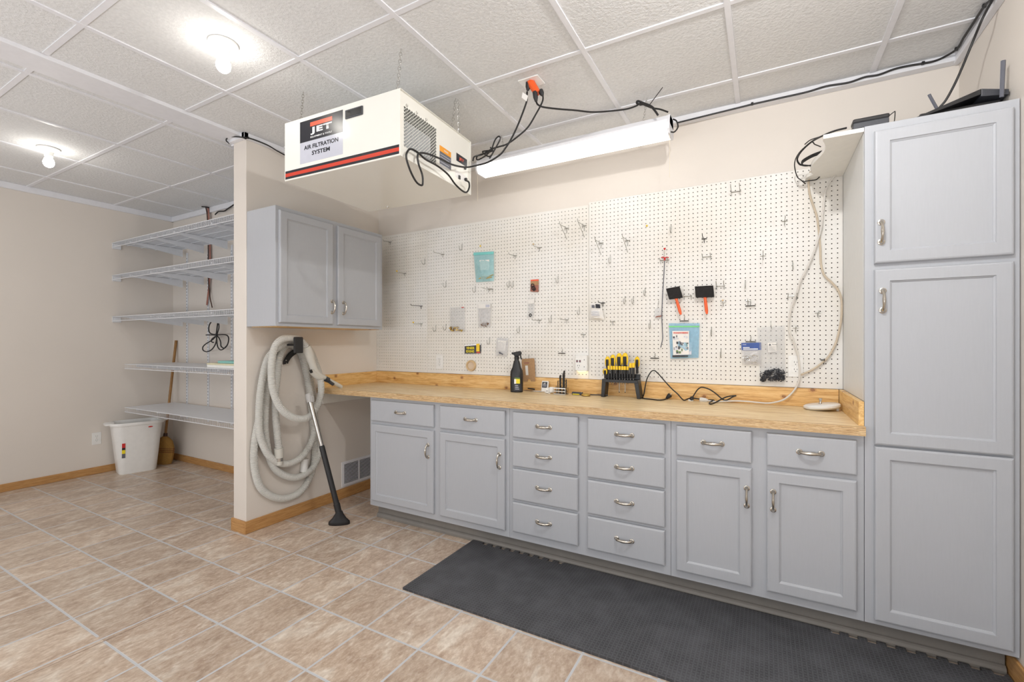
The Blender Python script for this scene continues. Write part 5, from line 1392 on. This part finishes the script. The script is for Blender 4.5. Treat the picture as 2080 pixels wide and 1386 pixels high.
# blue headed pack
r, c = bag('hardware_pack', [(1505.5, 697), (1546, 696), (1547, 742), (1508, 741)], 0.016, 'film_thick', 'clear pack of metal hooks with a blue printed header card', hdr=0.36, seed=14)
patch(r, c, 0.0, 1.0, 0.0, 0.33, 'blue_ink', 'header_card', dy=-0.002, th=0.0016)
words(r, c, 0.16, 0.08, 'HOOKS', 0.004, 'white_ink', 'header_print', -0.003, 0.018, 0.02)
patch(r, c, 0.08, 0.42, 0.20, 0.235, 'white_ink', 'header_line', dy=-0.003, th=0.0004); patch(r, c, 0.08, 0.84, 0.265, 0.305, 'white_ink', 'header_line', dy=-0.003, th=0.0004)
for k in range(12):
    a = bl(c, rnd.uniform(0.2, 0.8), rnd.uniform(0.52, 0.88), -rnd.uniform(0.006, 0.014)); R_ = rnd.uniform(0.006, 0.010); ph = rnd.uniform(0, 6)
    MB().tube([a + Vector((cos(t_) * R_ * 1.5, 0.002 * sin(3 * t_), sin(t_) * R_)) for t_ in [ph + i * pi / 8 for i in range(11)]], 0.0020, 6).build('metal_hook', 'steel', r, smooth=True)
# large clear bag with a heap of black hooks
r, c = bag('clear_bag', [(1538, 666), (1594, 662), (1596, 776), (1545, 779)], 0.012, 'film_clear', 'large clear bag with a heap of black hooks at its bottom', hdr=0.08, seed=15)
rnd = random.Random(33)
hp = MB()
for k in range(110):
    s_ = rnd.uniform(0.04, 0.94); top = 0.74 + 0.10 * abs(s_ - 0.5) * 2
    a = bl(c, s_, rnd.uniform(top, 0.955), -rnd.uniform(0.003, 0.022)); d1 = Vector((rnd.uniform(-1, 1), rnd.uniform(-.4, .4), rnd.uniform(-1, 1))).normalized(); d2 = d1.orthogonal().normalized()
    R_ = rnd.uniform(0.006, 0.011)
    hp.tube([a + (d1 * cos(t_) + d2 * sin(t_)) * R_ for t_ in [i * pi / 4 for i in range(5)]] + [a - d1 * R_ - d2 * R_ * 1.2], 0.0022, 5)
tag(hp.build('black_hooks', 'charcoal_plastic', r, smooth=True), kind='stuff')
wl_ = patch(r, c, 0.36, 0.68, 0.285, 0.455, 'paper', 'warning_slip', dy=-0.008)
words(r, c, 0.60, 0.32, 'Warning', 0.0045, 'black_ink', 'warning_word', -0.0095, 0.021, 0.03)
q = bl(c, 0.44, 0.32, -0.0095); MB().add([q + Vector((-0.006, 0, -0.004)), q + Vector((0.006, 0, -0.004)), q + Vector((0, 0, 0.006))], [(0, 1, 2)]).build('warning_triangle', 'black_ink', r)
for k in range(5): patch(r, c, 0.39, 0.65, 0.355 + 0.018 * k, 0.359 + 0.018 * k, 'grey_cable', 'warning_line', dy=-0.0093, th=0.0003)

# ------------------------------------------------------------------ foam brushes and flexible tool
def foam_brush(quad, h0, h1, label, Y):
    c = [onY(u, v, Y) for u, v in quad]
    r = thing('foam_brush', label, 'paint brush', tuple((c[0] + c[2]) / 2), group='foam brushes on the pegboard')
    f_ = c + [p + Vector((0, 0.022, 0)) for p in c]
    # wedge: thick at the ferrule, thin at the top edge
    f_[4] = c[0] + Vector((0, 0.010, 0)); f_[5] = c[1] + Vector((0, 0.010, 0))
    MB().add(f_, [(3, 2, 1, 0), (4, 5, 6, 7), (0, 1, 5, 4), (1, 2, 6, 5), (2, 3, 7, 6), (3, 0, 4, 7)]).build('foam_head', 'foam_black', r, bevel=0.002)
    a, b = onY(*h0, Y + 0.010), onY(*h1, Y + 0.004)
    MB().tube([a + (a - b).normalized() * 0.015, a, a.lerp(b, 0.12), a.lerp(b, 0.3), a.lerp(b, 0.8), b], [0.010, 0.0095, 0.0075, 0.0085, 0.0088, 0.0055], 12, flat=0.6).build('handle', 'orange_plastic', r, smooth=True)
foam_brush([(1352.5, 586.5), (1380, 581.5), (1386.5, 604.5), (1359, 608.5)], (1373.5, 607), (1383, 639.5), 'tilted black foam brush with an orange handle, the left one of two', PY - 0.05)
foam_brush([(1411, 582), (1448.5, 580), (1450.5, 603.5), (1413, 604.5)], (1432, 604), (1436, 638), 'straight black foam brush with an orange handle, the right one of two', PY - 0.05)
ft = thing('flexible_tool', 'long thin flexible pick-up tool with a red grip hanging on the right pegboard', 'tool', P(1350, 503))
Yt = PY - 0.03
MB().tube(spline([onY(u, v, Yt) for u, v in ((1350, 530), (1348.5, 560), (1346, 600), (1344.5, 640), (1345.5, 670), (1346, 688), (1342, 706))], 6), 0.0028, 8).build('shaft', 'grey_ink', ft, smooth=True)
MB().tube([onY(1350, 504, Yt), onY(1350, 508, Yt)], [0.007, 0.004], 12).build('button', 'red_plastic', ft)
MB().tube([onY(1350, 507, Yt), onY(1350, 524, Yt)], 0.0028, 8).build('stem', 'steel', ft)
MB().tube(spline([onY(u, v, Yt) for u, v in ((1343, 524), (1347, 522.5), (1350, 525), (1354, 522.5), (1358, 524))], 4), 0.0035, 8).build('finger_grip', 'red_plastic', ft, smooth=True)
MB().tube([onY(1350, 523, Yt), onY(1350, 529, Yt)], [0.008, 0.004], 12).build('collar', 'red_plastic', ft)

# ------------------------------------------------------------------ worktop things
ZW = CT + 0.0005
def W(u, v, ymax=2.872, z=ZW):
    p = onZ(u, v, z)
    return p if p.y <= ymax else onY(u, v, ymax)
# spray bottle
p = onZ(1045, 797.5, ZW); bx_, by_ = p.x, 2.792
sb = thing('spray_bottle', 'black trigger spray bottle standing at the back of the worktop', 'bottle', (bx_, by_, ZW), radians(8))
def ov(hx_, hy_, z, e=2.6, n=28):
    out = []
    for i in range(n):
        a = 2 * pi * i / n; ca, sa = cos(a), sin(a)
        out.append(Vector((hx_ * abs(ca) ** (2 / e) * (1 if ca >= 0 else -1), hy_ * abs(sa) ** (2 / e) * (1 if sa >= 0 else -1), z)))
    return out
loft(MB(), [ov(0.040, 0.026, 0), ov(0.044, 0.030, 0.004), ov(0.045, 0.031, 0.06), ov(0.045, 0.031, 0.125), ov(0.041, 0.028, 0.150), ov(0.030, 0.022, 0.172), ov(0.024, 0.019, 0.200), ov(0.019, 0.017, 0.215), ov(0.015, 0.015, 0.224, 2), ov(0.014, 0.014, 0.232, 2)]).build('bottle', 'black_plastic', sb, smooth=True, local=True)
MB().lathe([(0.017, 0.226), (0.017, 0.246), (0.013, 0.250)], (0, 0, 0), 'z', 18).build('collar', 'black_rubber', sb, smooth=True, local=True)
hd_ = MB(); hd_.add([], [])
hd_.prism([(-0.030, 0.262), (-0.024, 0.276), (0.026, 0.286), (0.034, 0.276), (0.034, 0.262), (0.014, 0.250), (-0.014, 0.250), (-0.020, 0.258)], lambda x, z, y: (x, y, z), -0.011, 0.011)
hd_.build('spray_head', 'black_rubber', sb, local=True, bevel=0.003)
MB().tube(spline([(0.018, 0, 0.268), (0.028, 0, 0.256), (0.030, 0, 0.242), (0.036, 0, 0.228)], 5), [0.005] * 16, 8, flat=1.5).build('trigger', 'black_rubber', sb, smooth=True, local=True)
MB().box(-0.036, -0.026, -0.007, 0.007, 0.262, 0.276).build('nozzle', 'black_plastic', sb, local=True, bevel=0.002)
lab = MB(); ring0, ring1 = [], []
def lring(z, k=1.0): return [Vector((0.0456 * k * sin(a), -0.0316 * cos(a) ** 0.5, z)) for a in [radians(-10 + 95 * i / 10) for i in range(10)]]
loft_v = lring(0.012) + lring(0.120)
lab.add(loft_v, [(i, i + 1, 11 + i - 0 - 1 + 0, 10 + i) for i in range(9)])
lab.build('label', 'charcoal_plastic', sb, local=True)
MB().box(-0.004, 0.036, -0.0326, -0.0320, 0.062, 0.094).build('label_yellow', 'yellow_ink', sb, local=True)
MB().box(-0.006, 0.008, -0.0331, -0.0326, 0.060, 0.092).build('label_white', 'white_ink', sb, local=True)
MB().box(-0.004, 0.036, -0.0326, -0.0320, 0.096, 0.103).build('label_green', 'green_label', sb, local=True)
for k in range(3): MB().box(0.000, 0.030 - 0.004 * k, -0.0326, -0.0320, 0.022 + 0.012 * k, 0.026 + 0.012 * k).build('label_line', 'silver_ink', sb, local=True)
# remote
p = onY(1107.5, 795, 2.885)
rm = thing('remote_control', 'small white remote with a black face leaning against the backsplash board', 'remote', (p.x, 2.885, ZW))
rx = Matrix.Translation((p.x, 2.876, ZW)) @ Euler((radians(-12), 0, 0)).to_matrix().to_4x4()
MB().box(-0.026, 0.026, -0.010, 0.008, 0.0, 0.078, mat=rx).build('body', 'white_plastic', rm, bevel=0.006)
MB().box(-0.019, 0.019, -0.0112, -0.0100, 0.030, 0.070, mat=rx).build('face', 'black_ink', rm)
text('letters', 'JET', 0.010, rx @ faceY(0, -0.0116, 0.058), 'paper', rm, width=0.018, bold=0.02)
for k in range(2): MB().box(-0.013, 0.013, -0.0118, -0.0113, 0.040 + 0.009 * k, 0.043 + 0.009 * k, mat=rx).build('print_line', 'silver_ink', rm)
# white plug adapter
p = W(1117, 799.5)
ad = thing('plug_adapter', 'small white plug adapter lying beside the drill bits', 'adapter', tuple(p), radians(12))
MB().box(-0.030, -0.004, -0.016, 0.014, 0.002, 0.038).build('body', 'white_plastic', ad, local=True, bevel=0.004)
MB().box(-0.004, 0.026, -0.013, 0.012, 0.006, 0.044).build('head', 'white_plastic', ad, local=True, bevel=0.006)
MB().box(-0.022, -0.019, -0.0166, -0.0158, 0.012, 0.022).box(-0.014, -0.011, -0.0166, -0.0158, 0.012, 0.022).build('slot', 'dark_inside', ad, local=True)
MB().box(-0.014, 0.004, -0.010, 0.010, 0.0, 0.006).build('base', 'white_plastic', ad, local=True)
# files behind
a = W(1064, 794.5); b = W(1105, 797)
fl = MB().tube([a + Vector((0, 0, 0.004)), a.lerp(b, 0.4) + Vector((0, 0, 0.004)), b + Vector((0, 0, 0.004))], [0.002, 0.004, 0.005], 8, flat=0.6).build('steel_file', 'steel', loc=tuple(a), smooth=True)
tag(fl, 'thin steel rod lying on the worktop right of the spray bottle', 'file')
a = W(1072, 791); b = W(1086, 793)
fl = MB().tube([a + Vector((0, 0, 0.006)), b + Vector((0, 0, 0.006))], [0.004, 0.006], 8, flat=0.5).build('small_pliers', 'black_plastic', loc=tuple(a), smooth=True)
tag(fl, 'small black handled tool behind the thin steel rod', 'tool')
# drill bits in their stand
p = onZ(1142, 801, ZW)
ds = thing('drill_bit_stand', 'small open metal stand on the worktop for drill bits', 'stand', (p.x, 2.80, ZW), radians(-6))
dm = MB()
for z in (0.004, 0.022, 0.042):
    dm.box(-0.045, 0.045, -0.022, -0.020, z - 0.003, z + 0.003).box(-0.045, 0.045, 0.020, 0.022, z - 0.003, z + 0.003).box(-0.045, -0.043, -0.020, 0.020, z - 0.003, z + 0.003).box(0.043, 0.045, -0.020, 0.020, z - 0.003, z + 0.003)
dm.box(-0.045, 0.045, -0.022, 0.022, 0.0, 0.0016)
dm.build('frame', 'steel', ds, local=True)
for sx in (-1, 1):
    for sy in (-1, 1): MB().tube([(sx * 0.042, sy * 0.019, 0.0), (sx * 0.042, sy * 0.019, 0.045)], 0.002, 6).build('post', 'steel', ds, local=True)
WS = world(ds)
for i, (dx, dy, hh, r_) in enumerate(((-0.036, 0, 0.055, 0.0018), (-0.027, 0.006, 0.075, 0.0025), (-0.020, -0.006, 0.09, 0.003), (-0.010, 0.004, 0.125, 0.005), (0.001, -0.006, 0.128, 0.0055), (0.014, 0.006, 0.140, 0.0060), (0.026, -0.004, 0.158, 0.0068), (0.036, 0.006, 0.10, 0.004))):
    b0 = WS @ Vector((dx, dy, 0.002)); m = MB()
    n = 34
    pts = [b0 + Vector((0.0008 * sin(k), 0.0008 * cos(k), hh * k / n)) for k in range(n + 1)]
    rr_ = [r_ * (1 if k < n * 0.35 else (0.80 + 0.28 * (k % 2))) * (0.35 if k == n else 1) for k in range(n + 1)]
    m.tube(pts, rr_, 8)
    o = m.build('drill_bit', 'dark_steel', loc=tuple(b0), smooth=True)
    tag(o, ['short thin drill bit at the left end of the metal stand', 'thin drill bit, second from the left in the metal stand', 'drill bit, third from the left in the metal stand', 'drill bit, fourth from the left in the metal stand, left of three long ones',
            'drill bit, fifth from the left, in the middle of the three long ones', 'long thick drill bit just left of the tallest one', 'tallest and thickest drill bit in the metal stand', 'drill bit at the right end of the metal stand, beside the tallest'][i], 'drill bit', 'drill bits in the metal stand')
# folding knife and wrench
a, b = W(1162, 802), W(1185, 803)
kn = thing('utility_knife', 'black and yellow utility knife lying left of the brass headed tool', 'knife', tuple(a))
MB().box(a.x, b.x, a.y - 0.010, a.y + 0.010, ZW, ZW + 0.020).build('body', 'charcoal_plastic', kn, bevel=0.005)
MB().box(a.x + 0.008, b.x - 0.020, a.y - 0.0112, a.y - 0.009, ZW + 0.003, ZW + 0.008).build('grip', 'yellow_ink', kn)
a, b = W(1183, 804.5), W(1226, 803)
wr = thing('adjustable_wrench', 'brass headed tool with a thin dark shank pointing to the screwdriver rack', 'tool', tuple(a))
loft(MB(), [[Vector((a.x + 0.026, a.y - 0.010, ZW)) + Vector((cos(2 * pi * k / 16) * s_ * 0.030, sin(2 * pi * k / 16) * s_ * 0.018, z)) for k in range(16)] for s_, z in ((0.7, 0), (1.0, 0.004), (1.0, 0.012), (0.6, 0.018))]).build('head', 'brass', wr, smooth=True)
MB().tube([Vector((a.x + 0.04, a.y - 0.004, ZW + 0.010)), Vector((a.x + 0.16, a.y + 0.03, ZW + 0.010))], 0.004, 8).build('shank', 'dark_steel', wr, smooth=True)
# screwdriver rack
RX0, RX1, RY = -0.905, -0.690, 2.835
rk = thing('screwdriver_rack', 'black plastic rack standing on the worktop and holding the screwdrivers', 'rack', ((RX0 + RX1) / 2, RY, ZW))
xL, xR_ = onY(1225.5, 772, 2.825).x, onY(1298, 777, 2.825).x
zt1 = onY(1226, 770.5, 2.800).z; zt0 = zt1 - 0.018
fL, fR = onY(1223, 806, 2.82).x, onY(1303, 809, 2.82).x
MB().box(xL, xR_, 2.795, 2.872, zt0, zt1).build('shelf', 'black_plastic', rk, bevel=0.002)
MB().box(xL + 0.002, xR_, 2.848, 2.872, zt1, zt1 + 0.034).build('back_block', 'black_plastic', rk, bevel=0.003)
for (xa, xb, s_) in ((fL, xL, 1), (fR, xR_, -1)):
    MB().prism([(xa, ZW), (xa + s_ * 0.022, ZW), (xb + s_ * 0.026, zt1 - 0.002), (xb, zt1 + 0.002)], lambda x, z, y: (x, y, z), 2.797, 2.870).build('leg', 'black_plastic', rk, bevel=0.002)
def screwdriver(kind, u, vtop, Y, label, vbot=None, shaft=0.06, r_=0.010, vhead=None):
    """u, vtop: photo position of the top of the handle"""
    p = onY(u, vtop, Y); hb = onY(u, vbot, Y).z if vbot else zt1 + 0.002
    top = p.z; Lh = top - hb
    r = thing('screwdriver', label, 'screwdriver', (p.x, Y, hb), group='screwdrivers in the rack')
    X = p.x
    if kind == 'big':
        MB().lathe([(r_ * 0.55, 0.0), (r_ * 0.62, Lh * 0.12), (r_ * 0.55, Lh * 0.28), (r_ * 0.95, Lh * 0.50), (r_, Lh * 0.75), (r_ * 0.86, Lh * 0.93), (r_ * 0.4, Lh * 0.985)], (X, Y, hb), 'z', 14).build('grip', 'black_rubber', r, smooth=True)
        MB().lathe([(r_ * 0.90, Lh * 0.80), (r_ * 0.98, Lh * 0.86), (r_ * 0.84, Lh * 0.95), (r_ * 0.4, Lh)], (X, Y, hb), 'z', 14).build('cap', 'yellow_plastic', r, smooth=True)
        for s_ in (-1, 1):
            MB().tube([(X + s_ * r_ * 0.70, Y - r_ * 0.30, hb + Lh * 0.42), (X + s_ * r_ * 0.86, Y - r_ * 0.30, hb + Lh * 0.58), (X + s_ * r_ * 0.86, Y - r_ * 0.30, hb + Lh * 0.78), (X + s_ * r_ * 0.66, Y - r_ * 0.28, hb + Lh * 0.90)], [r_ * 0.2, r_ * 0.40, r_ * 0.42, r_ * 0.36], 8).build('side_grip', 'yellow_plastic', r, smooth=True)
    else:
        MB().lathe([(r_ * 0.8, 0.0), (r_, Lh * 0.08), (r_, Lh * 0.72)], (X, Y, hb), 'z', 12).build('grip', 'black_plastic', r)
        MB().lathe([(r_ * 1.06, Lh * 0.70), (r_ * 1.12, Lh * 0.74), (r_ * 1.12, Lh * 0.97), (r_ * 0.9, Lh)], (X, Y, hb), 'z', 12).build('cap', 'yellow_plastic', r)
    if shaft:
        rs_ = 0.0034 if kind == 'big' else 0.0018
        MB().tube([(X, Y, hb + 0.004), (X, Y, hb - shaft)], rs_, 8).build('shaft', 'steel', r, smooth=True)
        MB().tube([(X, Y, hb - shaft), (X, Y, hb - shaft - 0.006)], [rs_ * 1.02, rs_ * 0.8], 8).build('tip', 'black_plastic', r)
    return r
u_ = lambda x: 1200 + x / 12.6
v_ = lambda y: 710 + y / 12.6
Yb = 2.860
bigS = (zt0 - ZW - 0.012)
for x, y, vb, R_, sh, lb in ((430, 180, 640, 0.0130, 0.02, 'large yellow and black screwdriver at the left end of the rack back row'), (565, 135, 640, 0.0148, 0.05, 'large yellow and black screwdriver, second from the left in the back row'),
                             (730, 98, 640, 0.0160, 0.115, 'tall yellow and black screwdriver left of the middle, its chrome shaft showing below'), (880, 90, 640, 0.0160, 0.115, 'tall yellow and black screwdriver right of the middle, its chrome shaft showing below'),
                             (1190, 185, 640, 0.0130, 0.02, 'large yellow and black screwdriver at the right end of the rack back row')):
    screwdriver('big', u_(x), v_(y), Yb, lb, v_(vb) - 1.5, sh, R_)
for i, x in enumerate((460, 530, 597, 665, 740, 808, 872, 945)):
    pos = ['first', 'second', 'third', 'fourth', 'fifth', 'sixth', 'seventh', 'eighth'][i]
    screwdriver('small', u_(x), v_(420 + i * 2), 2.822, pos + ' from the left of the eight small screwdrivers in the rack front row', v_(745), 0.030, 0.0066)
screwdriver('small', u_(1015), v_(350), 2.815, 'taller small screwdriver, the left one of two beside the front row', v_(745), 0.012, 0.0078)
screwdriver('small', u_(1090), v_(345), 2.822, 'taller small screwdriver, the right one of two beside the front row', v_(745), 0.012, 0.0078)
screwdriver('big', u_(370), v_(490), 2.815, 'stubby yellow and black screwdriver at the front left corner of the rack', v_(740), 0.02, 0.0115)

# white lamp holder plate at the right end
p = onZ(1675, 829, ZW)
lh_ = thing('lamp_holder_cover', 'white round cover plate lying tilted at the right end of the worktop', 'cover plate', (0.262, 2.80, ZW))
tl = Matrix.Translation((0.258, 2.80, ZW + 0.020)) @ Euler((0, radians(-7), 0)).to_matrix().to_4x4()
MB().lathe([(0.045, -0.015), (0.070, -0.013), (0.080, -0.004), (0.080, 0.005), (0.072, 0.010), (0.030, 0.0112), (0.002, 0.0112)], (0, 0, 0), 'z', 40, mat=tl).build('disc', 'white_plastic', lh_, smooth=True)
MB().box(0.235, 0.245, 2.79, 2.80, ZW, ZW + 0.014).build('foot', 'white_plastic', lh_)
MB().box(0.318, 0.328, 2.79, 2.81, ZW, ZW + 0.022).build('foot', 'white_plastic', lh_)
sc = thing('metal_screw', 'small metal fitting standing on the white round cover plate', 'fitting', tuple(tl @ Vector((-0.005, 0, 0.0115))))
MB().lathe([(0.009, 0.0), (0.006, 0.003), (0.0045, 0.008), (0.006, 0.022), (0.009, 0.026), (0.009, 0.029)], tuple(tl @ Vector((-0.005, 0, 0.0112))), 'z', 14).build('body', 'steel', sc, smooth=True)

# ------------------------------------------------------------------ cords on the worktop and cables on the pegboard
def zE(x, y): return (1300 + x / 8.667, 760 + y / 8.667)
def WE(x, y, ym=2.865): 
    u, v = zE(x, y); p = onZ(u, v, ZW + 0.004)
    return p if p.y <= ym and p.z > 0 and p.y > 0 else onY(u, v, ym)
bc = thing('power_cord', 'black power cord with two plugs wound over the right half of the worktop', 'cord', tuple(WE(490, 410)))
pts = [WE(x, y) for x, y in ((470, 430), (430, 450), (330, 460), (200, 445), (60, 430), (50, 405), (70, 350), (90, 230), (115, 110), (150, 30), (200, -45), (250, -60), (300, -25), (370, 50), (470, 165), (570, 270), (660, 350), (740, 440), (785, 462), (840, 440), (900, 425), (1000, 435), (1130, 455), (1300, 462), (1240, 490), (1220, 515), (1250, 528), (1330, 500), (1450, 435), (1560, 395), (1690, 382), (1640, 400), (1520, 462), (1440, 435), (1340, 350), (1230, 275), (1130, 240), (1070, 238), (1010, 280), (950, 370), (925, 410))]
MB().tube(spline(pts, 6), 0.0036, 8).build('cable', 'black_cable', bc, smooth=True)
a = WE(462, 435); b = WE(535, 365) 
MB().tube([a, a.lerp(b, 0.35), a.lerp(b, 0.75), b], [0.006, 0.010, 0.014, 0.013], 12).build('plug', 'black_rubber', bc, smooth=True)
d_ = (b - a).normalized(); MB().tube([b, b + d_ * 0.012], 0.0016, 6).build('prong', 'steel', bc)
a = WE(925, 400); b = WE(905, 460)
MB().tube([a, a.lerp(b, 0.3), b], [0.007, 0.012, 0.011], 10).build('plug', 'black_rubber', bc, smooth=True)
MB().box(b.x - 0.016, b.x + 0.010, b.y - 0.008, b.y + 0.004, ZW, ZW + 0.008).build('plug_face', 'white_plastic', bc)
def zF(x, y): return (1290 + x / 4.837, 340 + y / 4.837)
def zG(x, y): return (1290 + x / 4.727, 560 + y / 4.727)
ts = []
for x, y, Y in ((1725, 40, 2.88), (1712, 110, 2.89), (1705, 170, 2.90), (1720, 280, 2.905), (1760, 400, 2.905), (1790, 500, 2.905), (1808, 650, 2.905), (1820, 800, 2.905), (1827, 950, 2.905), (1860, 1060, 2.905), (1930, 1130, 2.905), (1990, 1195, 2.905)): ts.append(onY(*zF(x, y), Y))
for x, y in ((1945, 130), (1975, 200), (1985, 290), (1975, 450), (1930, 640), (1860, 775), (1780, 850), (1700, 905), (1590, 955)): ts.append(onY(*zG(x, y), 2.905))
cable('tan_cable', ts, 0.0052, 'tan_cable', 'thick tan cable curving down the right edge of the pegboard to the pale outlet')
gs = []
for x, y in ((1985, 55), (1915, 145), (1872, 240), (1850, 400), (1832, 580), (1795, 720), (1740, 880), (1680, 1010), (1620, 1130), (1588, 1258)): gs.append(onY(*zF(x, y), 2.892))
for x, y in ((1560, 150), (1510, 280), (1482, 400), (1480, 530), (1520, 620), (1560, 740), (1580, 870), (1575, 1000), (1530, 1100)): gs.append(onY(*zG(x, y), 2.885))
for x, y, Y in ((1430, 1190, 2.875), (1300, 1224, 2.868)): gs.append(onY(*zG(x, y), Y))
for x, y in ((2100, 505), (1900, 485), (1700, 475), (1500, 480), (1330, 490), (1200, 470)): gs.append(WE(x, y))
wc = thing('extension_cable', 'long white extension cable hanging down the pegboard and ending on the worktop', 'cable', tuple(gs[0]))
MB().tube(spline(gs, 6), 0.0046, 8).build('cable', 'white_cable', wc, smooth=True)
a = WE(1200, 468); b = WE(1050, 450)
MB().tube([a, a.lerp(b, 0.3), a.lerp(b, 0.8), b], [0.006, 0.013, 0.014, 0.012], 12, flat=0.8).build('socket_end', 'white_cable', wc, smooth=True)
